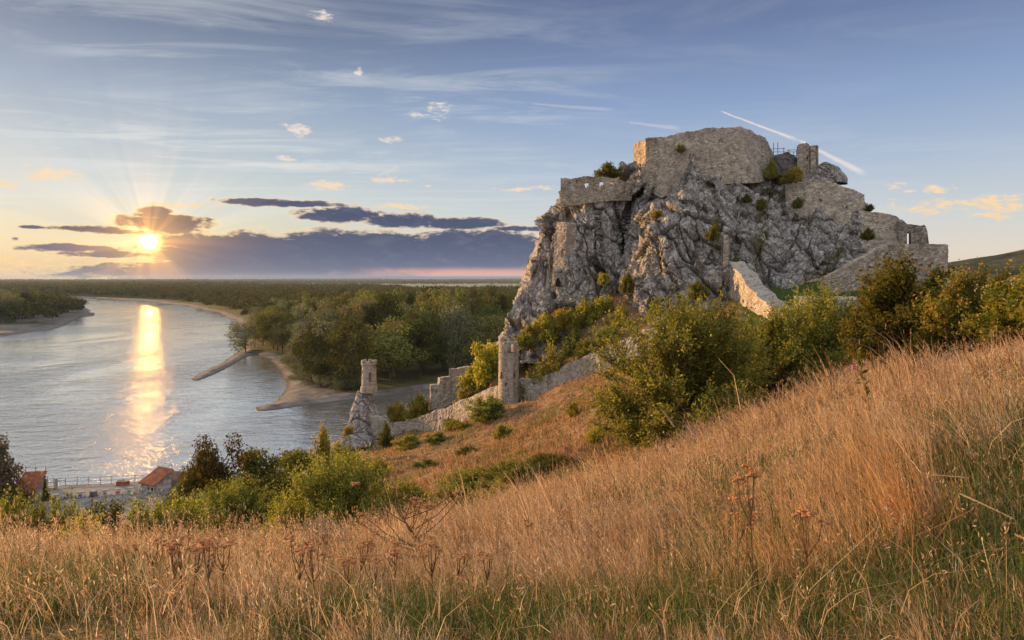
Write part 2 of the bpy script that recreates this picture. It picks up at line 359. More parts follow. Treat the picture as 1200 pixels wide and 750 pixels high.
# ------------------------------------------------------------------ materials
def stone_mat(name, c1, c2, cell=2.0, mortar=(0.30, 0.26, 0.21), stain=0.5):
    m, t = mat(name); p = t.pos(); q = t.v('MULTIPLY', p, (1, 1, 1.7))
    q = t.v('ADD', q, t.v('SCALE', t.node('ShaderNodeTexNoise').outputs['Color'], None))
    col = t.vor(q, cell, 'F1', 'Color'); dist = t.vor(q, cell, 'F1', 'Distance'); edge = t.vor(q, cell, 'DISTANCE_TO_EDGE', 'Distance')
    rnd = sep(t, col)[0]; rnd2 = sep(t, col)[1]
    base = t.mix(rnd, (*c1, 1), (*c2, 1))
    base = t.mix(t.ss(rnd2, 0.80, 1.0, 0, 0.7), base, (0.62, 0.57, 0.50, 1))
    base = t.mix(t.ss(rnd2, 0.22, 0.0, 0, 0.65), base, (0.12, 0.085, 0.06, 1))
    base = t.mix(t.ss(edge, 0.07, 0.0, 0, 0.75), base, (*mortar, 1))
    big = t.noise(p, 0.22, 5, 0.6); base = t.mix(t.ss(big, 0.45, 0.72, 0, stain), base, (0.20, 0.165, 0.125, 1))
    pt = t.noise(p, .42, 4, .6, .5); base = t.mix(t.ss(pt, .55, .64, 0, .5), base, t.mix(rnd, (0.46, 0.39, 0.30, 1), (0.60, 0.53, 0.43, 1))); base = t.mix(t.ss(pt, .42, .33, 0, .7), base, (0.12, 0.092, 0.066, 1))
    fine = t.noise(p, 5.5, 3, 0.6); base = t.mix(t.ss(fine, 0.35, 0.7, 0, 0.35), base, (0.55, 0.5, 0.44, 1))
    drip = t.noise(t.v('MULTIPLY', p, (1.2, 1.2, 0.12)), 1.0, 4, 0.6); base = t.mix(t.ss(drip, 0.52, 0.72, 0, 0.6), base, (0.11, 0.10, 0.09, 1))
    hgt = t.m('ADD', t.m('MULTIPLY', t.ss(edge, 0.0, 0.16), 0.10), t.m('ADD', t.m('MULTIPLY', rnd, 0.07), t.m('MULTIPLY', fine, 0.08)))
    pbsdf(t, base, 0.92, t.bump(hgt, 0.9, 1.0), 0.15); return m
M_WALL = stone_mat('castle_masonry', (0.26, 0.195, 0.135), (0.45, 0.37, 0.275), 1.7)
M_WALLG = stone_mat('rubble_masonry', (0.33, 0.285, 0.23), (0.52, 0.46, 0.39), 2.3, (0.42, 0.38, 0.32), 0.3)
M_DARKW = stone_mat('weathered_masonry', (0.17, 0.14, 0.11), (0.30, 0.25, 0.20), 2.0, (0.15, 0.13, 0.1))
M_TOWER = stone_mat('tower_masonry', (0.36, 0.29, 0.225), (0.50, 0.42, 0.34), 2.2, (0.38, 0.33, 0.27), 0.35)
def rock_mat():
    m, t = mat('limestone'); p = t.pos()
    q = t.v('ADD', t.v('MULTIPLY', p, (1, 1, .62)), t.v('SCALE', t.node('ShaderNodeTexNoise').outputs['Color'], None))
    n1 = t.noise(p, 0.10, 5, 0.6); n2 = t.noise(t.v('MULTIPLY', p, (1, 1, .55)), 0.55, 7, 0.72); n3 = t.noise(p, 2.6, 5, 0.7)
    base = t.ramp(n2, [(0.27, (0.085, 0.072, 0.06)), (0.42, (0.22, 0.19, 0.165)), (0.54, (0.40, 0.365, 0.335)), (0.72, (0.63, 0.605, 0.58))])
    base = t.mix(t.ss(n3, 0.42, 0.68, 0.0, 0.38), base, (0.68, 0.67, 0.66, 1))
    base = t.mix(t.ss(n3, 0.44, 0.26, 0.0, 0.8), base, (0.13, 0.11, 0.095, 1))
    base = t.mix(t.ss(n1, 0.55, 0.75, 0.0, 0.5), base, (0.40, 0.30, 0.22, 1))
    at = t.node('ShaderNodeAttribute', attribute_name='crack').outputs['Fac']
    e1 = t.vor(q, 0.75, 'DISTANCE_TO_EDGE', 'Distance'); e2 = t.vor(t.v('MULTIPLY', p, (1, 1, .5)), 1.9, 'DISTANCE_TO_EDGE', 'Distance')
    cr = t.m('MULTIPLY', t.ss(e1, 0.055, 0.0), t.ss(n2, .35, .55)); base = t.mix(t.m('MULTIPLY', cr, 0.8), base, (0.07, 0.06, 0.052, 1))
    base = t.mix(t.m('MULTIPLY', at, 0.9), base, (0.05, 0.043, 0.038, 1))
    nz = sep(t, t.node('ShaderNodeNewGeometry').outputs['Normal'])[2]
    moss = t.m('MULTIPLY', t.ss(nz, 0.5, 0.9), t.ss(n1, .42, .56)); base = t.mix(t.m('MULTIPLY', moss, 0.75), base, (0.13, 0.12, 0.05, 1))
    ms = t.node('ShaderNodeAttribute', attribute_name='moss').outputs['Fac']; base = t.mix(t.m('MULTIPLY', ms, t.ss(n2, .62, .40)), base, t.mix(n3, (0.05, 0.055, 0.018, 1), (0.17, 0.13, 0.06, 1)))
    hgt = t.m('ADD', t.m('MULTIPLY', n2, 0.6), t.m('ADD', t.m('MULTIPLY', n3, 0.22), t.m('ADD', t.m('MULTIPLY', t.ss(e1, 0, .15), 0.30), t.m('MULTIPLY', t.ss(e2, 0, .12), 0.14))))
    pbsdf(t, base, 0.93, t.bump(hgt, 0.85, 1.0), 0.12); return m
M_ROCK = rock_mat()
def flat_mat(name, c, rough=0.8, var=0.25, scale=3.0, metal=0.0):
    m, t = mat(name); n = t.noise(t.pos(), scale, 5, 0.65)
    base = t.mix(t.ss(n, 0.3, 0.7), (*[v * (1 - var) for v in c], 1), (*[min(1, v * (1 + var)) for v in c], 1))
    pbsdf(t, base, rough, t.bump(n, 0.25, 0.1), 0.25, metal); return m
def leaf_mat(name, dark, light, third=None, trans=0.45, hue=0.03, val=0.3):
    m, t = mat(name); g = t.node('ShaderNodeNewGeometry'); oi = t.node('ShaderNodeObjectInfo')
    st = [(0.0, dark), (0.75, light)] + ([(0.97, third)] if third else [])
    c = t.ramp(g.outputs['Random Per Island'], st)
    hs = t.node('ShaderNodeHueSaturation'); t.put(hs.inputs['Color'], c)
    t.put(hs.inputs['Hue'], t.ss(oi.outputs['Random'], 0, 1, 0.5 - hue, 0.5 + hue)); t.put(hs.inputs['Value'], t.ss(t.m('FRACT', t.m('MULTIPLY', oi.outputs['Random'], 7.31)), 0, 1, 1 - val, 1 + val))
    c = hs.outputs[0]
    df = t.node('ShaderNodeBsdfDiffuse'); tr = t.node('ShaderNodeBsdfTranslucent'); t.put(df.inputs[0], c); t.put(tr.inputs[0], c)
    mx = t.node('ShaderNodeMixShader'); mx.inputs[0].default_value = trans
    t.nt.links.new(df.outputs[0], mx.inputs[1]); t.nt.links.new(tr.outputs[0], mx.inputs[2]); t.nt.links.new(mx.outputs[0], t.out.inputs[0])
    return m
M_BARK = flat_mat('bark', (0.10, 0.075, 0.055), 0.95, 0.35, 8)
M_TWIG = flat_mat('pale_twigs', (0.30, 0.23, 0.17), 0.95, 0.3, 8)
L_OLIVE = leaf_mat('leaves_olive', (0.12, 0.135, 0.024), (0.26, 0.27, 0.052), (0.40, 0.36, 0.07), 0.5, 0.012, .15)
L_DEEP = leaf_mat('leaves_deep_green', (0.06, 0.07, 0.014), (0.15, 0.15, 0.03), (0.28, 0.20, 0.035), 0.45, 0.015, .2)
L_YELL = leaf_mat('leaves_yellowing', (0.17, 0.17, 0.025), (0.36, 0.32, 0.05), (0.50, 0.38, 0.05), 0.5, 0.02, .2)
L_RUST = leaf_mat('leaves_rusty', (0.10, 0.12, 0.02), (0.235, 0.22, 0.04), (0.44, 0.24, 0.045), 0.5, 0.015, .15)
L_FOREST = leaf_mat('leaves_forest', (0.07, 0.078, 0.02), (0.165, 0.165, 0.042), None, 0.35, 0.03, 0.55)
L_WILLOW = leaf_mat('leaves_willow', (0.10, 0.11, 0.055), (0.22, 0.225, 0.115), None, 0.35, 0.015, 0.2)
L_FAR = leaf_mat('leaves_far_wood', (0.05, 0.05, 0.016), (0.10, 0.092, 0.028), None, 0.35, 0.0, 0.0)

def hillside_mat():
    m, t = mat('dry_hillside'); p = t.pos()
    n1 = t.noise(p, 0.10, 5, 0.6); n2 = t.noise(p, 0.7, 6, 0.65); n3 = t.noise(p, 4.0, 4, 0.7)
    base = t.ramp(n2, [(0.28, (0.09, 0.065, 0.032)), (0.45, (0.21, 0.13, 0.065)), (0.6, (0.31, 0.19, 0.095)), (0.78, (0.40, 0.28, 0.16))])
    base = t.mix(t.ss(n1, 0.50, 0.62, 0, 0.75), base, (0.12, 0.105, 0.028, 1))
    base = t.mix(t.ss(n3, 0.55, 0.75, 0, 0.45), base, (0.42, 0.27, 0.14, 1))
    base = t.mix(t.ss(n3, 0.45, 0.25, 0, 0.6), base, (0.07, 0.05, 0.02, 1))
    lawn = t.node('ShaderNodeAttribute', attribute_name='lawn').outputs['Fac']
    base = t.mix(lawn, base, t.mix(n3, (0.035, 0.06, 0.012, 1), (0.07, 0.10, 0.022, 1)))
    z = sep(t, p)[2]; base = t.mix(t.ss(z, 2.2, 0.6), base, (0.26, 0.22, 0.18, 1))
    pbsdf(t, base, 0.95, t.bump(t.m('ADD', n2, n3), 0.8, 0.5), 0.1); return m
def plain_mat():
    m, t = mat('river_bank'); p = t.pos(); z = sep(t, p)[2]
    n1 = t.noise(p, 0.004, 4, 0.55); n2 = t.noise(p, 0.12, 6, 0.7); n3 = t.noise(p, 1.1, 4, 0.7)
    grav = t.ramp(n2, [(0.3, (0.08, 0.068, 0.06)), (0.5, (0.17, 0.148, 0.13)), (0.7, (0.28, 0.245, 0.215))])
    grav = t.mix(t.ss(n3, .55, .75, 0, .4), grav, (0.10, 0.09, 0.05, 1))
    wet = t.mix(t.ss(z, 0.02, 0.35), (0.10, 0.075, 0.06, 1), grav)
    grass = t.ramp(n2, [(0.3, (0.05, 0.055, 0.018)), (0.7, (0.13, 0.11, 0.035))])
    field = t.ramp(n1, [(0.40, (0.10, 0.12, 0.06)), (0.5, (0.30, 0.30, 0.17)), (0.58, (0.20, 0.22, 0.11))])
    y = sep(t, p)[1]; grass = t.mix(t.ss(y, 1800, 2600), grass, field)
    base = t.mix(t.ss(t.m('ADD', z, t.m('MULTIPLY', n2, 0.9)), 1.5, 1.8), wet, grass)
    pbsdf(t, base, 0.9, t.bump(n3, 0.5, 0.4), 0.2); return m
def water_mat():
    m, t = mat('river_water'); p = t.pos()
    big = t.noise(t.v('MULTIPLY', p, (1, 0.55, 1)), 0.012, 4, 0.6, 0.8)
    w1 = t.noise(t.v('MULTIPLY', p, (0.8, 1.0, 1)), 0.55, 4, 0.6); w2 = t.noise(t.v('MULTIPLY', p, (0.55, 1.0, 1)), 0.20, 4, 0.6, 0.4); w3 = t.noise(p, 1.9, 2, 0.5)
    amp = t.ss(big, 0.38, 0.66, 0.45, 1.35)
    y = sep(t, p)[1]
    calm = t.ss(y, 520, 165, 0.55, 1.0)
    hgt = t.m('MULTIPLY', t.m('MULTIPLY', amp, calm), t.m('ADD', t.m('MULTIPLY', w1, 0.26), t.m('ADD', t.m('MULTIPLY', w2, 0.75), t.m('MULTIPLY', w3, 0.075))))
    nrm = t.bump(hgt, 1.0, 1.0)
    df = t.node('ShaderNodeBsdfDiffuse'); df.inputs[0].default_value = (0.60, 0.61, 0.58, 1)
    gl = t.node('ShaderNodeBsdfGlossy'); gl.inputs[0].default_value = (1.0, 0.985, 0.95, 1); gl.inputs['Roughness'].default_value = 0.035
    t.put(gl.inputs['Normal'], nrm)
    lw = t.node('ShaderNodeFresnel'); lw.inputs[0].default_value = 1.55; t.put(lw.inputs['Normal'], nrm)
    mx = t.node('ShaderNodeMixShader'); t.put(mx.inputs[0], t.ss(lw.outputs[0], 0.03, 0.34, 0.42, 0.93))
    t.nt.links.new(df.outputs[0], mx.inputs[1]); t.nt.links.new(gl.outputs[0], mx.inputs[2]); t.nt.links.new(mx.outputs[0], t.out.inputs[0])
    return m

# ------------------------------------------------------------------ setting: hill, plain, river
def build_ground():
    tx = np.linspace(-1, 1, 260); X = np.sign(tx) * (np.abs(tx) ** 1.9) * 215
    ty = np.linspace(0, 1, 300); Y = -40 + 0 * ty; Y = np.concatenate([np.linspace(-40, -1, 20), -1 + 256 * np.linspace(0, 1, 300)[1:] ** 1.7])
    gx, gy = np.meshgrid(X, Y); x, y = gx.ravel(), gy.ravel(); z = hz(x, y)
    px, py = 600 + x / np.maximum(y, 1) * F, 327 - (z - EYE) / np.maximum(y, 1) * F
    lawn = ((px > 868) & (px < 1010) & (y > 88) & (y < 135)).astype(float)
    V = np.stack([x, y, z], 1); nx, ny = len(X), len(Y)
    i = np.arange(ny - 1)[:, None] * nx + np.arange(nx - 1)[None]
    Fc = np.stack([i, i + 1, i + nx + 1, i + nx], -1).reshape(-1, 4)
    o = link('hillside', mesh_np('hillside', V, Fc, hillside_mat(), True, {'lawn': lawn}))
    tag(o, 'dry brown grassy hillside falling from the camera to the river', None, None, 'structure')
build_ground()
def shore(px, py): d = EYE * F / (py - 327); return Pw(px, d)
RIGHT_BANK = [shore(*q) for q in [(-500, 345), (0, 345.8), (40, 346.3), (100, 348.3), (165, 351.5), (215, 357.5), (255, 366), (282, 378), (291, 390), (289, 402), (281, 412), (262, 424), (240, 435), (225, 444), (229, 447), (247, 440), (268, 430), (286, 419),
   (299, 415), (316, 421), (329, 434), (337, 449), (333, 460), (326, 470), (312, 474.5), (298, 477.5), (303, 482), (322, 480.5), (345, 477), (380, 473), (420, 468), (470, 462), (510, 456), (560, 452), (700, 446), (950, 440), (1300, 436)]] + [np.array((900., 500.)), np.array((40000., 4000.)), np.array((40000., 45000.)), np.array((-40000., 45000.)), np.array((-40000., 1800.))]
LEFT_BANK = [shore(*q) for q in [(-120, 399), (0, 394.5), (30, 390), (50, 387.5), (69, 384), (88, 373.5), (100, 371.5), (111, 369), (106, 364), (98, 361), (75, 358), (59, 356.8), (44, 356.5), (20, 354), (-120, 351)]] + [np.array((-4000., 1300.)), np.array((-4000., 300.))]
def land_sd(x, y):
    a = np.where(in_poly(x, y, RIGHT_BANK), 1, -1) * seg_dist(x, y, RIGHT_BANK); b = np.where(in_poly(x, y, LEFT_BANK), 1, -1) * seg_dist(x, y, LEFT_BANK)
    return np.maximum(a, b)
def plain_z(x, y):
    s = land_sd(x, y); bpx, bpy = 600 + x / y * F, 327 + EYE * F / y; bar = ((bpx < 130) & (bpx > -200) & (y < 1150) & (y > 420)) | ((bpx > 318) & (bpx < 412) & (y < 345)); p3 = np.stack([x, y, 0 * x], 1)
    n = fbm(p3 * 0.06, 4, 3); s = np.where(bar & (s > 5.5), 5.5 + .02 * (s - 5.5), s); s2 = s + n * np.clip((np.hypot(x, y) - 300) * 0.012, 0.7, 9)
    return np.where(s2 > 0, np.minimum(s2 * 0.17, 1.2 + 0.02 * np.clip(s2, 0, 40)) + 0.10 * n + np.where(np.hypot(x, y) < 900, .55 * np.clip(fbm(p3 * .33, 3, 23), 0, 1) * np.clip(s2 / 2, 0, 1) * np.clip((26 - s2) / 10, 0, 1), 0), np.maximum(s2 * 0.1, -3.0))
def build_plain():
    az = np.radians(np.linspace(-58, 62, 430)); d = np.concatenate([np.geomspace(192, 620, 280), np.geomspace(630, 13500, 120)])
    ga, gd = np.meshgrid(az, d); x, y = (np.tan(ga) * gd).ravel(), gd.ravel(); z = plain_z(x, y)
    nx, ny = len(az), len(d); i = np.arange(ny - 1)[:, None] * nx + np.arange(nx - 1)[None]
    o = link('floodplain', mesh_np('floodplain', np.stack([x, y, z], 1), np.stack([i, i + 1, i + nx + 1, i + nx], -1).reshape(-1, 4), plain_mat(), True))
    tag(o, 'flat far river banks with gravel bars, beaches and distant fields', None, None, 'structure')
    V = np.array([(-9000, 60, 0), (9000, 60, 0), (9000, 9000, 0), (-9000, 9000, 0)], float)
    o = link('river', mesh_np('river', V, np.array([(0, 1, 2, 3)]), water_mat())); tag(o, 'wide pale river with the low sun glittering on it', None, None, 'structure')
    # far wooded hills on the right and low blue hills on the horizon
    m, t = mat('far_hill'); p = t.pos(); n = t.noise(p, 0.012, 7, 0.72); nb = t.noise(p, 0.0035, 3, 0.5)
    base = t.ramp(n, [(0.38, (0.010, 0.014, 0.007)), (0.5, (0.035, 0.038, 0.018)), (0.65, (0.10, 0.08, 0.04))]); base = t.mix(t.ss(nb, .54, .62, 0, .5), base, (0.16, 0.115, 0.08, 1))
    pbsdf(t, base, 0.95, t.bump(n, 1.0, 8.0), 0.05)
    def ridge(name, prof, d0, depth, label):
        u = np.linspace(0, 1, 160); v = np.linspace(0, 1, 40); px = np.interp(u, np.linspace(0, 1, len(prof)), [q[0] for q in prof]); py = np.interp(u, np.linspace(0, 1, len(prof)), [q[1] for q in prof])
        gu, gv = np.meshgrid(px, v); hh = (EYE - (np.meshgrid(py, v)[0] - 327) / F * (d0 + depth / 2))
        dd = d0 + depth * gv; X = (gu - 600) / F * (d0 + depth / 2); prof_v = np.sin(np.pi * np.clip(gv, 0, 1)) ** 0.7
        Z = -2 + (hh + 2) * prof_v; q = np.stack([X.ravel(), dd.ravel(), 0 * dd.ravel()], 1)
        Z = Z.ravel() * (1 + 0.10 * fbm(q / (depth * .2), 4, 8) * (gv.ravel() > 0)); nx, ny = len(u), len(v); i = np.arange(ny - 1)[:, None] * nx + np.arange(nx - 1)[None]
        tag(link(name, mesh_np(name, np.stack([X.ravel(), dd.ravel(), Z], 1), np.stack([i, i + 1, i + nx + 1, i + nx], -1).reshape(-1, 4), m, True)), label, None, None, 'structure')
    ridge('distant_hill', [(1085, 316), (1120, 312), (1150, 305), (1175, 299), (1200, 294), (1260, 282), (1400, 268)], 700, 700, 'dark wooded hill rising at the right edge behind the castle')
    ridge('horizon_hills', [(150, 328), (300, 326.7), (450, 326.4), (520, 326.8), (640, 326), (900, 325), (1100, 322), (1300, 320)], 10800, 2400, 'low blue hills along the horizon beyond the plain')
build_plain()

# ------------------------------------------------------------------ the limestone crag
def interp(px, pts): return np.interp(px, [p[0] for p in pts], [p[1] for p in pts])
ROCK_TOP = [(584, 412), (590, 396), (597, 378), (609, 350), (619, 328), (629, 292), (634, 274), (641, 258), (650, 246), (657, 238), (661, 229), (700, 223), (722, 217), (733, 199), (746, 190), (775, 190), (790, 178), (803, 172), (815, 184), (840, 194), (870, 200), (905, 202), (925, 205), (950, 212), (990, 228), (1012, 248), (1030, 264), (1052, 282), (1064, 292)]
ROCK_BOT = [(584, 426), (600, 428), (640, 428), (700, 420), (740, 405), (760, 396), (800, 390), (850, 376), (880, 362), (900, 356), (950, 338), (1000, 318), (1064, 308)]
ROCK_D = [(588, 408, 139), (600, 395, 137), (600, 378, 142), (622, 330, 148), (622, 380, 136), (640, 300, 146), (634, 274, 152), (658, 238, 152), (670, 300, 142), (660, 360, 136), (640, 410, 133), (700, 300, 141), (700, 240, 146), (715, 340, 136), (690, 380, 130), (720, 400, 124),  (775, 228, 142), (785, 205, 146), (725, 215, 150), (745, 192, 150),
  (740, 375, 122), (747, 340, 121.5), (762, 290, 124.5), (775, 255, 128.5), (736, 300, 140), (744, 275, 141), (728, 345, 136.5), (764, 240, 142), (800, 215, 135), (803, 178, 141), (790, 185, 146), (800, 300, 122), (800, 340, 118.5), (800, 385, 113), (850, 340, 114), (850, 372, 110), (850, 270, 124), (850, 215, 136), (850, 196, 142), (905, 205, 145), (890, 260, 127), (925, 300, 119), (890, 355, 111), (950, 330, 114), (930, 245, 131), (980, 262, 128), (1000, 300, 119), (1000, 280, 123), (1030, 275, 125), (1064, 297, 124), (960, 215, 139), (750, 206, 142.5), (760, 220, 139.5), (738, 212, 147)]
CRACKS = [([(720, 232), (724, 262), (732, 292), (736, 318)], 2.8, 8.0), ([(760, 215), (742, 235), (731, 262), (727, 275)], 2.4, 6.5), ([(700, 240), (698, 290), (706, 330)], 2.0, 4.0), ([(936, 262), (928, 290), (915, 312)], 0.9, 1.3), ([(868, 225), (862, 262), (866, 300), (858, 330)], 2.0, 1.6), ([(668, 250), (660, 300), (655, 340)], 2.0, 1.2), ([(640, 270), (650, 300), (640, 350)], 2.2, 1.4), ([(830, 215), (838, 245), (842, 270)], 3.0, 2.0), ([(905, 215), (900, 250), (892, 300), (895, 330)], 1.3, 1.2), ([(985, 270), (970, 295), (955, 318)], 1.0, 0.9), ([(680, 300), (690, 340), (686, 370)], 1.6, 1.2), ([(770, 300), (790, 330), (785, 360)], 1.2, 1.0), ([(640, 360), (625, 385), (612, 405)], 1.4, 1.0)]
MOSS = [([(618, 398), (660, 384), (700, 372), (736, 376)], 17), ([(832, 218), (840, 250), (838, 290)], 9), ([(893, 215), (896, 250), (890, 290), (884, 330)], 7), ([(870, 208), (905, 225), (925, 240)], 9), ([(860, 330), (890, 342)], 8), ([(985, 300), (940, 330)], 6), ([(765, 258), (752, 270)], 5), ([(700, 330), (735, 345)], 10), ([(812, 300), (822, 325)], 6), ([(930, 250), (945, 262)], 6)]
_RD = np.array(ROCK_D, float)
def _rockfit():
    X = _RD[:, :2] / 50; n = len(X); A = np.zeros((n + 3, n + 3)); r = np.linalg.norm(X[:, None] - X[None], axis=2)
    A[:n, :n] = -np.sqrt(r * r + .02); A[:n, n] = 1; A[:n, n + 1:] = X; A[n, :n] = 1; A[n + 1:, :n] = X.T
    return np.linalg.solve(A, np.concatenate([_RD[:, 2], np.zeros(3)]))
_RW = _rockfit()
def rock_d(px, py):
    q = np.stack([px, py], 1) / 50; n = len(_RD); out = np.zeros(len(px))
    for a in range(0, len(px), 20000):
        qq = q[a:a + 20000]; r = np.linalg.norm(qq[:, None] - _RD[None, :, :2] / 50, axis=2)
        out[a:a + 20000] = -np.sqrt(r * r + .02) @ _RW[:n] + _RW[n] + qq @ _RW[n + 1:]
    return out
def crag_disp(p, amp=1.0):
    w = p + 1.6 * np.stack([fbm(p * .12, 3, 31), fbm(p * .12, 3, 37), fbm(p * .12, 3, 41)], 1)
    ca, sa = math.cos(R(24)), math.sin(R(24)); w = np.stack([w[:, 0] * ca + w[:, 2] * sa, w[:, 1], -w[:, 0] * sa + w[:, 2] * ca], 1)
    d = np.zeros(len(p)); cr = np.zeros(len(p))
    for sc_, a, s, g in ((np.array((6.5, 8., 24.)), 2.5, 3, .06), (np.array((3.0, 3.6, 10.)), .95, 13, .08), (np.array((1.4, 1.6, 3.0)), .26, 23, .10), (np.array((.7, .8, 1.1)), .07, 33, .16)):
        f1, f2, off, tl = worley(w / sc_, s); e = np.clip((f2 - f1) / g, 0, 1)
        d += a * (off * 1.0 + tl * .9 - 0.5 * (1 - e) ** 2); cr = np.maximum(cr, (1 - e) * min(1, a / 1.1))
    rg = 1 - np.abs(fbm(p * np.array((.22, .22, .09)), 4, 57)) * 2.2; d += .45 * fbm(p * .4, 3, 51) + 1.0 * np.clip(rg, 0, 1) ** 3 - .25 * (np.abs(vnoise(p * np.array((.9, .9, .9)) + 3, 61)) < .05)
    return d * amp, cr
def build_rock():
    px = np.linspace(584, 1064, 562); nv = 300; v = np.linspace(0, 1, nv)
    top = interp(px, ROCK_TOP); bot = interp(px, ROCK_BOT)
    gx = np.repeat(px[None], nv, 0); gy = bot[None] + (top - bot)[None] * v[:, None]
    d = rock_d(gx.ravel(), gy.ravel())
    cr0 = 0 * d; ms = 0 * d
    for line, w, dep in CRACKS:
        sdist = seg_dist(gx.ravel() + 2.5 * np.sin(gy.ravel() * .11), gy.ravel(), line, False); e = np.exp(-(sdist / w) ** 2); d += dep * e; cr0 = np.maximum(cr0, e * min(1, dep / 3) * .8)
    d += 1.5 * np.abs(vnoise(np.stack([gx.ravel() / 17 + gy.ravel() / 60, gy.ravel() / 70, 0 * d], 1), 3)) ** .7 + .9 * np.abs(vnoise(np.stack([gx.ravel() / 8 - gy.ravel() / 40, gy.ravel() / 36, 0 * d + 5], 1), 8))   # vertical ribs
    for line, w in MOSS: ms = np.maximum(ms, np.exp(-(seg_dist(gx.ravel(), gy.ravel(), line, False) / w) ** 2))
    V = np.stack([(gx.ravel() - 600) / F * d, d, EYE - (gy.ravel() - 327) / F * d], 1)
    # top plateau and back slope
    T = V.reshape(nv, -1, 3)[-1]; back = []
    for k, (dy, dz) in enumerate([(1, .1), (3, .2), (6, .2), (10, -.2), (14, -1.5), (20, -8), (28, -22), (34, -40), (38, -75)]):
        q = T.copy(); q[:, 1] += dy; q[:, 2] = np.maximum(q[:, 2] + dz, -3); back.append(q)
    V = np.concatenate([V] + back); rows = nv + len(back); nx = len(px)
    G = V.reshape(rows, nx, 3); du = np.gradient(G, axis=1); dv = np.gradient(G, axis=0); N = np.cross(du, dv).reshape(-1, 3)
    N /= np.linalg.norm(N, axis=1)[:, None] + 1e-9
    # smooth normals
    Ng = N.reshape(rows, nx, 3)
    for _ in range(14): Ng = (Ng + np.roll(Ng, 1, 0) + np.roll(Ng, -1, 0) + np.roll(Ng, 1, 1) + np.roll(Ng, -1, 1)) / 5
    N = Ng.reshape(-1, 3); N /= np.linalg.norm(N, axis=1)[:, None] + 1e-9
    dsp, cr = crag_disp(V); cr[:len(cr0)] = np.maximum(cr[:len(cr0)], cr0); msv = np.zeros(len(V)); msv[:len(ms)] = ms; V = V + N * dsp[:, None]
    i = np.arange(rows - 1)[:, None] * nx + np.arange(nx - 1)[None]
    o = link('crag', mesh_np('crag', V, np.stack([i, i + 1, i + nx + 1, i + nx], -1).reshape(-1, 4), M_ROCK, False, {'crack': np.clip(cr * 1.0 - .25, 0, 1), 'moss': msv}))
    tag(o, 'steep pale grey limestone crag carrying the castle ruins', None, None, 'structure')
build_rock()

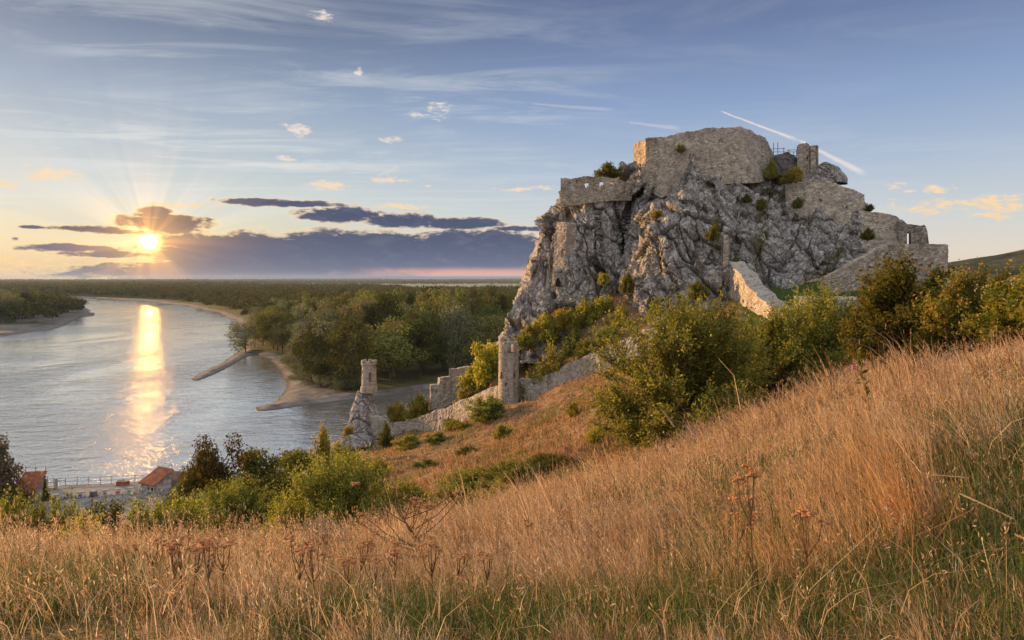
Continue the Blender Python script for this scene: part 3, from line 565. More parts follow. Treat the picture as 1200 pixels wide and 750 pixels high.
# ------------------------------------------------------------------ masonry
def wall_vf(nodes, thick=1.5, res=0.4, holes=(), niches=(), rag=0.5, rough=0.20, seed=1):
    """nodes: (top px, top py, top d, bottom px, bottom py, bottom d). A ruled wall with a ragged top, real holes and niches"""
    T = np.array([P(*n[:3]) for n in nodes]); B = np.array([P(*n[3:]) for n in nodes])
    seg = np.linalg.norm(np.diff(T[:, :2], axis=0), axis=1); s = np.concatenate([[0], np.cumsum(seg)]); L = s[-1]
    ns = max(2, int(L / res) + 1); u = np.linspace(0, L, ns)
    u = np.unique(np.concatenate([u, s])); ns = len(u)
    Ti = np.stack([np.interp(u, s, T[:, k]) for k in range(3)], 1); Bi = np.stack([np.interp(u, s, B[:, k]) for k in range(3)], 1)
    Ti[:, 2] += rag * (fbm(np.stack([u * .35, 0 * u + seed, 0 * u], 1), 4, seed) - .1) + rag * .35 * (_h(np.arange(ns), np.zeros(ns, int), np.zeros(ns, int), seed) - .5)
    hmax = (Ti[:, 2] - Bi[:, 2]).max(); nz = max(2, int(hmax / res) + 1); v = np.linspace(0, 1, nz)
    tg = np.gradient(Ti[:, :2], axis=0); tg /= np.linalg.norm(tg, axis=1)[:, None] + 1e-9; nb = np.stack([-tg[:, 1], tg[:, 0]], 1)   # back side (away from a viewer on the right-hand side of travel)
    front = Bi[None] + (Ti - Bi)[None] * v[:, None, None]                       # nz,ns,3
    jit = rough * fbm(front.reshape(-1, 3) * 1.1, 3, seed + 3).reshape(nz, ns) + rough * .8 * (_h(*np.meshgrid(np.arange(nz), np.arange(ns), indexing='ij'), np.zeros((nz, ns), int), seed) - .5)
    n3 = np.concatenate([nb, 0 * nb[:, :1]], 1)[None]
    fr = front + n3 * jit[..., None]; bk = front + n3 * (thick + 0 * jit[..., None])
    mid = front + n3 * min(.6, thick * .5)
    layers = [fr.reshape(-1, 3), mid.reshape(-1, 3), bk.reshape(-1, 3)]; n = nz * ns; V = np.concatenate(layers)
    c = (front[:-1, :-1] + front[1:, 1:]) / 2; cx, cyy = to_px(c); st = np.zeros((nz - 1, ns - 1), int)
    for (a, b, e, f) in niches: st[(cx > a) & (cx < b) & (cyy > e) & (cyy < f)] = 1
    for (a, b, e, f) in holes: st[(cx > a) & (cx < b) & (cyy > e) & (cyy < f)] = 2
    S = np.pad(st, 1, constant_values=2); quads = []
    idx = lambda i, j, l: l * n + i * ns + j
    I, J = np.nonzero(st == 0); quads.append(np.stack([idx(I, J, 0), idx(I, J + 1, 0), idx(I + 1, J + 1, 0), idx(I + 1, J, 0)], 1))
    I, J = np.nonzero(st == 1); quads.append(np.stack([idx(I, J, 1), idx(I, J + 1, 1), idx(I + 1, J + 1, 1), idx(I + 1, J, 1)], 1))
    I, J = np.nonzero(st < 2); quads.append(np.stack([idx(I + 1, J, 2), idx(I + 1, J + 1, 2), idx(I, J + 1, 2), idx(I, J, 2)], 1))
    for (di, dj, e0, e1) in ((1, 0, (1, 0), (1, 1)), (-1, 0, (0, 1), (0, 0)), (0, 1, (1, 1), (0, 1)), (0, -1, (0, 0), (1, 0))):
        nbv = S[1 + di:S.shape[0] - 1 + di, 1 + dj:S.shape[1] - 1 + dj]
        for lo, hi, sel in ((0, 1, (st == 0) & (nbv >= 1)), (1, 2, (st <= 1) & (nbv == 2))):
            I, J = np.nonzero(sel); a0, b0 = idx(I + e0[0], J + e0[1], lo), idx(I + e1[0], J + e1[1], lo); a1, b1 = idx(I + e0[0], J + e0[1], hi), idx(I + e1[0], J + e1[1], hi)
            quads.append(np.stack([a0, b0, b1, a1], 1))
    return V, np.concatenate(quads)
def wall(name, label, nodes, m=M_WALL, cat='wall', parent=None, group=None, **kw):
    V, Fc = wall_vf(nodes, **kw)
    o = link(name, mesh_np(name, V, Fc, m), parent)
    if parent is None: tag(o, label, cat, group)
    elif label: o['label'] = label
    return o
def N_(top, bot): # tops [(px,py,d)...] with bottom [(px,py)]: same plan
    return [(a, b, d, a, interp(a, bot), d) for (a, b, d) in top]
# upper palace: lit west return, long front, battered east corner
wall('palace_wall', 'massive sandy stone castle wall crowning the crag summit', [(742, 168, 150, 742, 205, 150), (757, 161, 143.5, 757, 222, 143), (775, 160, 142, 775, 232, 140), (800, 153.5, 141.5, 800, 222, 139), (830, 150, 141, 838, 216, 138), (861, 147.5, 141, 889, 214, 136.5), (882, 154, 146, 897, 212, 145), (897, 162, 149, 903, 210, 149), (906, 181, 152, 907, 210, 152)], thick=2.2, rag=.75, seed=4)
wall('bastion_wall', 'brown wall with small window openings on the crag left end', [(657, 208.5, 147, 657, 243, 147), (690, 206.5, 146, 690, 238, 146), (720, 209, 146, 720, 235, 146), (740, 213, 147, 740, 235, 147)], holes=[(685, 690.5, 214, 220.5), (702, 707, 213, 218.5), (716, 720, 213, 217.5)], niches=[(666, 668, 212, 214), (675, 677, 212, 214), (694, 696, 211, 213)], thick=1.2, rag=.45, res=.3, seed=7)
wall('cliff_wall', 'smooth tan wall patch filling a cleft at the crag left edge', [(652, 262, 146, 646, 335, 143.0), (664, 262, 143.5, 660, 335, 141.0)], thick=3, rag=.8, seed=9)
wall('east_wall', 'stepped tan curtain wall below the broken tower on the crag', [(920, 213, 136, 921, 240, 133.5), (932, 210, 135, 932, 250, 131.5), (952, 208.5, 134, 952, 262, 129.5), (975, 213, 132.5, 975, 272, 128), (1000, 221, 131, 1000, 282, 126), (1013, 227, 130.5, 1014, 290, 125.5)], thick=2.0, niches=[(960, 963, 233, 236.5), (991, 993.5, 242, 244), (1003, 1005.5, 252, 254)], res=.3, rag=.5, seed=11)
wall('lower_east_wall', 'lower step of the tan wall right of the crag', [(1006, 247, 128, 1006, 295, 124.5), (1030, 248, 126.5, 1030, 295, 124), (1052, 254.5, 125.5, 1052, 296, 123.5), (1053.5, 256, 131, 1053.5, 296, 131)], thick=1.6, rag=.3, seed=12)
wall('gate_ruin', 'dark ruined gate wall pierced by one upright doorway', [(1052.5, 259, 124, 1052.5, 290, 124), (1057, 257.5, 123.8, 1057, 290, 123.8), (1063, 262, 123.5, 1063, 290, 123.5), (1076, 264, 123, 1076, 290, 123), (1084, 264, 122.6, 1084, 290, 122.6), (1086.5, 270, 122.5, 1086.5, 290, 122.5), (1088.5, 285, 122.4, 1088.5, 290, 122.4)], M_DARKW, holes=[(1062.5, 1068, 272.5, 285.5)], thick=1.4, res=.25, rag=.5, seed=13)
wall('ramp_wall', 'long grey stone wall with a sloping left top edge', [(968, 324, 106, 968, 346, 106), (985, 317, 106.5, 985, 350, 106.2), (1012, 302, 107.5, 1012, 350, 107), (1036, 288.5, 108.5, 1036, 352, 108), (1048, 285.5, 109, 1048, 352, 108.5), (1078, 286, 110, 1078, 352, 109.5), (1109, 287, 111, 1109, 352, 110.5), (1110.5, 288, 119, 1110.5, 352, 119)], thick=1.4, rag=.3, seed=15)
wall('platform_wall', 'low broad sunlit stone wall with a rubble top below the ramp', [(930, 346, 99, 930, 380, 99), (934, 350, 84, 934, 384, 83), (965, 350.5, 81, 965, 386, 80), (1000, 352, 79, 1000, 390, 78), (1016, 354, 79, 1016, 390, 78)], M_WALLG, thick=11, rag=.35, rough=.22, seed=16)
wall('stair_wall', 'stepped wall with an orange sunlit side running down from the cliff', [(854, 305, 117, 852, 352, 117), (860, 316, 113, 858, 352, 113), (868, 322, 109, 866, 356, 109), (874, 333, 105, 872, 362, 105), (884, 341, 100, 882, 372, 100), (893, 352, 96, 891, 378, 96), (904, 358, 90, 902, 384, 90), (918, 367, 84, 917, 392, 84)], M_WALLG, thick=2.6, rag=.5, seed=17)
wall('wall_stub', 'thin tall wall remnant leaning against the cliff face', [(847.5, 273, 117.5, 846.5, 352, 116.5), (853.5, 275, 117.3, 853.5, 352, 116.3), (854.5, 290, 122, 854.5, 352, 121)], M_WALL, thick=1.2, rag=.6, res=.3, seed=18)
wall('outwork_wall', 'short broken wall right of the ramp wall behind bushes', [(1091, 318, 99, 1091, 350, 99), (1100, 314, 98, 1100, 352, 98), (1124, 316, 97, 1124, 352, 97), (1140, 320, 96, 1140, 352, 96)], M_WALL, thick=1.5, rag=.5, seed=19)
wall('rubble_wall', 'pale rubble wall at the right edge below the far hill', [(1140, 336, 64, 1140, 362, 64), (1165, 330, 62, 1165, 362, 62), (1190, 325, 60, 1190, 362, 60), (1230, 321, 58, 1230, 362, 58)], M_WALLG, thick=3.0, rag=.5, rough=.25, seed=20)
# curtain wall down to the river
wall('curtain_wall', 'ruined grey wall from the riverside tower up to the round tower', N_([(416, 487, 167), (430, 486, 166), (447, 491, 164), (458, 495, 161), (470, 495, 158.5), (485, 491, 156), (500, 485, 152.5), (512, 481, 150), (530, 474, 145), (545, 467, 140), (560, 461, 135), (575, 455, 129), (586, 451, 126)], [(416, 520), (450, 512), (470, 514), (500, 513), (530, 508), (560, 492), (585, 484)]), M_WALLG, thick=1.4, rag=.5, seed=21)
wall('curtain_wall', 'long grey wall climbing from the round tower to the big bush', N_([(607, 444, 125.5), (625, 442, 123.5), (640, 438, 121), (655, 434, 118.5), (666, 425, 117), (678, 420, 115), (690, 412, 113), (702, 410, 111.5), (715, 402, 110), (728, 399, 108.5), (740, 392, 107), (747, 386, 106), (760, 386, 104.5), (790, 378, 101)], [(607, 484), (640, 474), (665, 462), (690, 448), (715, 436), (740, 424), (770, 412), (790, 405)]), M_WALLG, thick=1.4, rag=.55, seed=22)
wall('stepped_wall', 'grey ruin wall rising in three steps near the water', [(504.5, 451, 160, 504.5, 480, 160), (515, 450, 160.5, 515, 480, 160), (515.6, 442.5, 160.6, 515.6, 480, 160), (527, 440, 161, 527, 480, 161), (527.8, 431.5, 161, 527.8, 480, 161), (540, 431, 162, 540, 480, 162), (552, 429, 163, 552, 475, 163)], M_WALLG, thick=1.3, rag=.5, niches=[(511, 513, 458, 460)], seed=23)

# round things with masonry
def lathe_vf(prof, sides=28, seed=0, rough=.08, mask=None):
    an = np.linspace(0, 2 * np.pi, sides, endpoint=False); V = np.array([(r * math.cos(a), r * math.sin(a), z) for (r, z) in prof for a in an])
    V[:, :2] *= (1 + rough / 2 * fbm(V * 1.5 + seed * 7, 3, seed))[:, None]; n = len(prof); q = []
    for i in range(n - 1):
        for j in range(sides):
            if mask and mask(i, j): continue
            k = (j + 1) % sides; q.append((i * sides + j, i * sides + k, (i + 1) * sides + k, (i + 1) * sides + j))
    return V, np.array(q)
M_VOID = flat_mat('dark_opening', (0.02, 0.016, 0.013), 1.0, .2)
def arc_block(r0, r1, a0, a1, z0, z1, n=5, jz=0.0, seed=0):
    V = []; g = rng(seed)
    for i in range(n):
        a = a0 + (a1 - a0) * i / (n - 1); c, s = math.cos(a), math.sin(a); zt = z1 + jz * (g.random() - .5)
        V += [(r0 * c, r0 * s, z0), (r1 * c, r1 * s, z0), (r1 * c, r1 * s, zt), (r0 * c, r0 * s, zt)]
    q = [(0, 1, 2, 3), tuple((n - 1) * 4 + k for k in (3, 2, 1, 0))]
    for i in range(n - 1):
        b = i * 4
        for k in range(4): q.append((b + k, b + 4 + k, b + 4 + (k + 1) % 4, b + (k + 1) % 4))
    return np.array(V), np.array(q)
def merge(parts):
    Vs, Fs, n = [], [], 0
    for V, f in parts: Vs.append(np.asarray(V, float)); Fs.append(np.asarray(f) + n); n += len(V)
    return np.concatenate(Vs), np.concatenate(Fs)
def tower_vf(r, h, slots, sides=36, seed=0, taper=.06, step=.3, wallt=.55):
    """hollow round tower; slots (angle, half width angle, z0, z1) are open recesses"""
    zs = np.arange(0, h + 1e-6, step); prof = [(r * (1 + taper * (1 - z / h)), z) for z in zs]
    an = np.linspace(0, 2 * np.pi, sides, endpoint=False) + np.pi / sides
    def msk(i, j):
        a = an[j]; z = zs[i] + step / 2
        return any(abs((a - s[0] + np.pi) % (2 * np.pi) - np.pi) < s[1] and s[2] < z < s[3] for s in slots)
    V, q = lathe_vf(prof, sides, seed, .07, msk)
    Vi, qi = lathe_vf([(r - wallt, 0), (r - wallt, h)], sides, seed, 0); qi = qi[:, ::-1]
    # reveals: close the gap between outer and inner shell round the slots with radial faces
    Vr, qr = [], []
    for (a, w, z0, z1) in slots:
        for sgn in (-1, 1):
            aa = a + sgn * w * 1.12; c, s = math.cos(aa), math.sin(aa); b = len(Vr); R1 = r * (1 + taper)
            Vr += [((r - wallt) * c, (r - wallt) * s, z0 - .1), (R1 * .99 * c, R1 * .99 * s, z0 - .1), (R1 * .97 * c, R1 * .97 * s, z1 + .1), ((r - wallt) * c, (r - wallt) * s, z1 + .1)]; qr.append((b, b + 1, b + 2, b + 3))
    top, qt = lathe_vf([(r * 1.0, h), (r - wallt, h)], sides, seed, .0)
    parts = [(V, q), (Vi, qi), (top, qt)] + ([(Vr, qr)] if Vr else [])
    return merge(parts)
FR = -math.pi / 2   # angle facing the camera
# riverside tower on its pinnacle
mt = P(432.5, 452, 168)
root = empty('maiden_tower', (mt[0], mt[1], mt[2]), 'slender round stone tower on a rock pinnacle by the river', 'tower')
V, q = tower_vf(1.75, 5.6, [(FR + .42, .17, 1.3, 3.7), (FR - 1.0, .10, 3.2, 4.0)], seed=3)
link('shaft', mesh_np('shaft', V, q, M_TOWER), root)
bl = [lathe_vf([(1.75, 5.1), (1.98, 5.35), (1.98, 5.75), (1.3, 5.75)], 36, 5, .04)] + [arc_block(1.3, 1.97, FR + k * math.pi / 3 - .33, FR + k * math.pi / 3 + .30, 5.7, 6.45, 5, .25, k) for k in range(6)]
link('battlement', mesh_np('battlement', *merge(bl), M_TOWER), root)
link('plinth', mesh_np('plinth', *lathe_vf([(2.15, -1.6), (2.1, -.2), (1.9, 0.05), (1.7, .1)], 28, 8, .12), M_TOWER), root)
def boulder(name, c, rad, h, label, seed, cat='rock', prof=None, m=None, amp=.55, sub=(90, 70), sides_squash=1.0):
    """rocky mound: lathe with crag displacement"""
    prof = prof or [(1.0, 0.0), (.98, .25), (.85, .5), (.6, .8), (.3, .95), (.02, 1.0)]
    v = np.linspace(0, 1, sub[1]); rr = np.interp(v, np.linspace(0, 1, len(prof)), [p[0] for p in prof]) * rad; zz = np.interp(v, np.linspace(0, 1, len(prof)), [p[1] for p in prof]) * h
    an = np.linspace(0, 2 * np.pi, sub[0], endpoint=False); V = np.stack([np.outer(rr, np.cos(an)), np.outer(rr, np.sin(an)) * sides_squash, np.repeat(zz[:, None], sub[0], 1)], -1).reshape(-1, 3)
    W = V + np.array(c); d, cr = crag_disp(W * (1.0 if rad > 3 else 1.7) + seed * 13.7, amp)
    nrm = V - np.array((0, 0, h * .45)); nrm[:, 2] *= .3; nrm /= np.linalg.norm(nrm, axis=1)[:, None] + 1e-9; V = V + nrm * d[:, None]
    n, k = sub[1], sub[0]; i = np.arange(n - 1)[:, None] * k + np.arange(k)[None]; j = np.arange(n - 1)[:, None] * k + (np.arange(k)[None] + 1) % k
    o = link(name, mesh_np(name, V, np.stack([i, j, j + k, i + k], -1).reshape(-1, 4), m or M_ROCK, False, {'crack': np.clip(cr - .3, 0, 1)}), None, c)
    return tag(o, label, cat)
rb = P(427, 516, 169)
boulder('rock_pinnacle', (rb[0], rb[1], -1.0), 5.2, mt[2] + .2, 'grey rock pinnacle under the riverside tower', 2, 'rock', [(1.05, 0), (.98, .12), (.88, .3), (.74, .5), (.60, .68), (.46, .85), (.36, .97), (.05, 1.0)], amp=.5)
boulder('rock_outcrop', tuple(P(420, 520, 160)), 4.2, 2.2, 'dark rock outcrop at the foot of the riverside wall', 5, amp=.5)
# round corner tower
ct = P(596, 482, 125)
root = empty('round_tower', tuple(ct), 'pale round corner tower with broken top in front of the crag', 'tower')
V, q = tower_vf(1.86, 11.3, [(FR + .62, .09, 6.2, 7.6), (FR - .85, .09, 6.4, 7.5), (FR - .22, .12, 5.2, 5.6)], seed=6, taper=.05)
link('shaft', mesh_np('shaft', V, q, M_TOWER), root)
link('battlement', mesh_np('battlement', *merge([arc_block(1.2, 1.86, FR - 1.5, FR - .12, 11.2, 12.7, 8, .3, 3), arc_block(1.2, 1.86, FR + .45, FR + 1.5, 11.2, 12.6, 6, .3, 5), arc_block(1.2, 1.86, FR + 1.9, FR + 3.9, 11.2, 12.9, 8, .5, 8)]), M_TOWER), root)
# broken tower beside the scaffold
root = empty('broken_tower', tuple(P(945, 208, 139)), 'broken square tower stump with a vertical split on the skyline', 'tower')
inv = np.array(root.location)
def wall_child(name, parent, nodes, m, **kw):
    V, q = wall_vf(nodes, **kw); return link(name, mesh_np(name, V - inv, q, m), parent)
wall_child('wall_pier', root, [(933.5, 172, 139.5, 935.5, 214, 138.5), (936, 168, 139.2, 937, 214, 138.3), (945, 168.5, 138.8, 945, 214, 138), (948.6, 171, 138.6, 948.6, 214, 137.8)], M_WALL, thick=2.2, rag=.5, res=.25, seed=31, niches=[(946.2, 947.8, 183, 185.5)])
wall_child('wall_pier', root, [(949.2, 171.5, 140.2, 949.2, 212, 139.8), (949.8, 171, 138.0, 950, 212, 137.0), (955.8, 170.5, 137.8, 956.2, 212, 137), (957, 172, 140, 957.5, 212, 139.5)], M_WALL, thick=1.5, rag=.4, res=.25, seed=32)
boulder('rubble_mound', tuple(P(968, 216, 138)), 3.6, 4.2, 'grey rubble mound right of the broken tower', 8, 'rubble', amp=.35)
boulder('dark_boulder', tuple(P(919, 208, 143)), 3.6, 5.4, 'dark bare boulder beneath the scaffolding', 9, 'rock', amp=.45, m=flat_mat('dark_rock', (0.10, 0.085, 0.075), .95, .5, 1.5))
root = empty('scaffolding', tuple(P(920, 205, 146)), 'thin metal scaffolding on the skyline beside the broken tower', 'scaffolding'); inv = np.array(root.location)
M_STEEL = flat_mat('scaffold_steel', (0.12, 0.12, 0.125), .5, .2, 3, .6)
for px, t0, dd in ((906.5, 167.5, 146), (911.5, 167, 146), (918.5, 173, 146), (924.5, 175, 146), (930, 178, 146), (933.5, 176, 146)):
    V, q = tubes([[P(px, t0, dd) - inv, P(px, 205, dd) - inv]], [[.07, .07]], 6); link('pole', mesh_np('pole', V, q, M_STEEL), root)
for (a, b, c, d_) in ((905, 174.5, 920, 174), (905, 178, 934, 178), (910, 183, 934, 182), (922, 176, 934, 175.5), (918, 188, 934, 187)):
    V, q = tubes([[P(a, b, 145.9) - inv, P(c, d_, 145.9) - inv]], [[.06, .06]], 6); link('ledger', mesh_np('ledger', V, q, M_STEEL), root)
# the little pointed window in the cliff and its stone frame
root = empty('cliff_window', tuple(P(654, 336, 139.0)), 'small pointed arched window set in the crag left side', 'window')
arch = []
for k in range(13):
    a = k / 12; w = .55
    if a < .35: pnt = (-w, a / .35 * 1.3)
    elif a > .65: pnt = (w, (1 - a) / .35 * 1.3)
    else:
        s_ = (a - .35) / .3; pnt = (-w + 2 * w * s_, 1.3 + .9 * (1 - abs(2 * s_ - 1) ** 1.6))
    arch.append(pnt)
Vp = np.array([(x, 0, z) for x, z in arch]); link('frame', mesh_np('frame', *tubes([Vp], [np.full(13, .16)], 6), M_TOWER), root)
n = len(arch); Vv = np.array([(x, .02, z) for x, z in arch] + [(0, .02, .6)]); link('opening', mesh_np('opening', Vv, np.array([(k, k + 1, n) for k in range(n - 1)] + [(n - 1, 0, n)]), M_VOID), root)
# ------------------------------------------------------------------ foliage generators
def unit(v): return v / (np.linalg.norm(v, axis=-1, keepdims=True) + 1e-9)
def leaf_quads(pos, axis, length, width, g, face=None):
    n = len(pos); a = unit(axis); rv = unit(g.normal(size=(n, 3))) if face is None else unit(face + .45 * g.normal(size=(n, 3)))
    if face is not None: a = unit(a - rv * (a * rv).sum(1, keepdims=True))
    b = unit(np.cross(a, rv)); l = np.broadcast_to(np.asarray(length, float), (n,))[:, None]; w = np.broadcast_to(np.asarray(width, float), (n,))[:, None]
    V = np.stack([pos, pos + a * l * .5 + b * w * .5, pos + a * l, pos + a * l * .5 - b * w * .5], 1).reshape(-1, 3)
    return V, np.arange(n * 4).reshape(n, 4)
def bez(p0, p1, p2, t): t = np.asarray(t)[..., None]; return (1 - t) ** 2 * p0 + 2 * t * (1 - t) * p1 + t * t * p2
def shrub_meshes(name, seed, rx, h, nst, ntw, nlf, ll, lw, lm, tm, up=.45, lo=4, lump=.25, stem_r=.03, twl=.2, sparse=1.0):
    g = rng(seed); LV, paths, rads = [], [], []
    for s in range(nst):
        th = g.random() * 2 * np.pi; e = R(lo + (90 - lo) * g.random() ** 1.35); k = 1 - lump * g.random() ** 1.5
        k *= 1 + .18 * math.sin(th * 3 + seed) * math.cos(e)
        ce = math.cos(e) ** .75; end = np.array((rx * ce * math.cos(th), rx * ce * math.sin(th), h * (.12 + .88 * math.sin(e) ** .9))) * k
        base = np.array((g.normal() * rx * .06, g.normal() * rx * .06, -.1)); ctrl = base + (end - base) * np.array((.30, .30, .62)) + g.normal(size=3) * .05 * h
        tt = np.linspace(0, 1, 7); paths.append(bez(base, ctrl, end, tt)); rads.append(np.linspace(1, .22, 7) * stem_r * (.7 + .6 * g.random()))
        t0 = .32 + .68 * g.random(ntw) ** .6; p0 = bez(base, ctrl, end, t0)
        out = unit(p0 * np.array((1, 1, .55))); dr = unit(out * .55 + np.array((0, 0, up)) + g.normal(size=(ntw, 3)) * .55 + unit(end - ctrl) * .45)
        ln = h * twl * (.45 + .8 * g.random(ntw)); ln = np.where(t0 > .93, ln * 1.3, ln)
        for q in range(0, ntw, 3): paths.append(np.stack([p0[q], p0[q] + dr[q] * ln[q] * .5, p0[q] + dr[q] * ln[q]])); rads.append(np.array((.28, .2, .1)) * stem_r)
        t1 = .08 + .95 * g.random((ntw, nlf)); pos = p0[:, None] + dr[:, None] * (ln[:, None] * t1)[..., None] + g.normal(size=(ntw, nlf, 3)) * (ll * .55)
        ax = unit(dr[:, None] * .7 + g.normal(size=(ntw, nlf, 3)) * .8); LV.append((pos.reshape(-1, 3), ax.reshape(-1, 3)))
    pos = np.concatenate([q[0] for q in LV]); ax = np.concatenate([q[1] for q in LV]); n = len(pos)
    keep = pos[:, 2] > -.05; pos, ax = pos[keep], ax[keep]; n = len(pos); sz = .65 + .7 * g.random(n)
    V, q = leaf_quads(pos, ax, ll * sz, lw * sz, g, unit(pos / np.array((rx, rx, h)) + .9 * g.normal(size=(n, 3))))
    return mesh_np(name + '_foliage', V, q, lm), mesh_np(name + '_stems', *tubes(paths, rads, 4), tm)
def tree_meshes(name, seed, h, rx, ncl, nlf, ls, lm, tm, shape='round', bare=False, base=.25, trunk_r=None):
    g = rng(seed); paths, rads = [], []; tr = trunk_r or h * .014
    lean = g.normal(size=2) * h * .03; topz = h * .72; N_l = []
    tp = np.array([(0, 0, -.5), (lean[0] * .3, lean[1] * .3, h * .25), (lean[0], lean[1], topz * .75), (lean[0] * 1.2, lean[1] * 1.2, topz)])
    paths.append(tp); rads.append(np.array((1.25, .9, .55, .2)) * tr); P_, A_ = [], []
    for c in range(ncl):
        u = g.random(); z = base + (1 - base) * (.06 + .88 * u)
        if shape == 'round': w = math.sqrt(max(.05, 1 - (2 * (z - base) / (1 - base) - .85) ** 2 * .8))
        elif shape == 'tall': w = (1 - .75 * (z - base) / (1 - base)) * .9 + .1
        else: w = 1.0 - .5 * abs(u - .35)
        th = c * 2.4 + g.normal() * .4; rr = rx * w * (.35 + .6 * math.sqrt(g.random()))
        ctr = np.array((rr * math.cos(th) + lean[0] * z, rr * math.sin(th) + lean[1] * z, h * z * (.94)))
        cr = rx * (.26 + .22 * g.random()) * (1.15 - .35 * z)
        zt = min(topz, max(h * .12, ctr[2] - h * .16 - rr * .3)); st = np.array([np.interp(zt, tp[:, 2], tp[:, 0]), np.interp(zt, tp[:, 2], tp[:, 1]), zt])
        mid = st + (ctr - st) * .5 + np.array((0, 0, -.03 * h)) + g.normal(size=3) * .02 * h
        paths.append(bez(st, mid, ctr, np.linspace(0, 1, 5))); rads.append(np.linspace(.42, .1, 5) * tr)
        for b in range(6 if bare else 2):
            dv = unit(g.normal(size=3) + np.array((0, 0, .7))); paths.append(np.stack([ctr, ctr + dv * cr * .6 + g.normal(size=3) * cr * .08, ctr + dv * cr * 1.25])); rads.append(np.array((.14, .09, .03)) * tr)
        n = int(nlf * (cr / (rx * .36)) ** 2); dv = unit(g.normal(size=(n, 3))); rad = cr * (.35 + .75 * g.random(n) ** .5) * (1 + .28 * fbm(dv * 2.2 + c * 9, 2, seed))
        pos = ctr + dv * rad[:, None] * np.array((1, 1, .82)); P_.append(pos); A_.append(unit(dv * .2 + g.normal(size=(n, 3)) + np.array((0, 0, -.2)))); N_l.append(unit(dv + .5 * unit(pos - np.array((0, 0, h * .5))) + np.array((0, 0, .25))))
    pos = np.concatenate(P_); ax = np.concatenate(A_); n = len(pos); sz = .6 + .8 * g.random(n); V, q = leaf_quads(pos, ax, ls * sz, ls * .7 * sz, g, np.concatenate(N_l))
    return mesh_np(name + '_crown', V, q, lm), mesh_np(name + '_trunk', *tubes(paths, rads, 5), tm)
def plant(name, me_pair, loc, scale, label, cat, group=None, rz=0.0, parts=('foliage', 'stem')):
    o = empty(name, loc, label, cat, group, rz); o.scale = scale if isinstance(scale, tuple) else (scale,) * 3
    link(parts[0], me_pair[0], o)
    if me_pair[1] is not None: link(parts[1], me_pair[1], o)
    return o

# ------------------------------------------------------------------ the forest on the far bank
TREES = {'broad': [tree_meshes('broad_tree', 11 + k, 24, 8.2, 28, 150, .74, L_FOREST, M_BARK) for k in range(3)],
         'willow': [tree_meshes('grey_willow', 21 + k, 22, 8.6, 28, 150, .70, L_WILLOW, M_BARK, 'wide', base=.08) for k in range(2)],
         'poplar': [tree_meshes('poplar', 31 + k, 26, 5.6, 26, 130, .70, L_FOREST, M_BARK, 'tall', base=.12) for k in range(2)],
         'olive': [tree_meshes('olive_poplar', 41, 27, 7.4, 24, 90, .85, leaf_mat('leaves_olive_poplar', (0.10, 0.088, 0.03), (0.23, 0.19, 0.07), None, .35, .01, .15), M_TWIG, 'round', True, base=.12)],
         'bare': [tree_meshes('bare_tree', 45, 25, 7.4, 22, 26, .75, leaf_mat('leaves_thin_brown', (0.12, 0.085, 0.045), (0.24, 0.18, 0.09), None, .35, .01, .15), M_TWIG, 'round', True, base=.15, trunk_r=.42)]}
WIDTH = {'broad': 16.5, 'willow': 17, 'poplar': 11, 'olive': 15, 'bare': 15}; HEIGHT = {'broad': 24, 'willow': 22, 'poplar': 26, 'olive': 27, 'bare': 25}
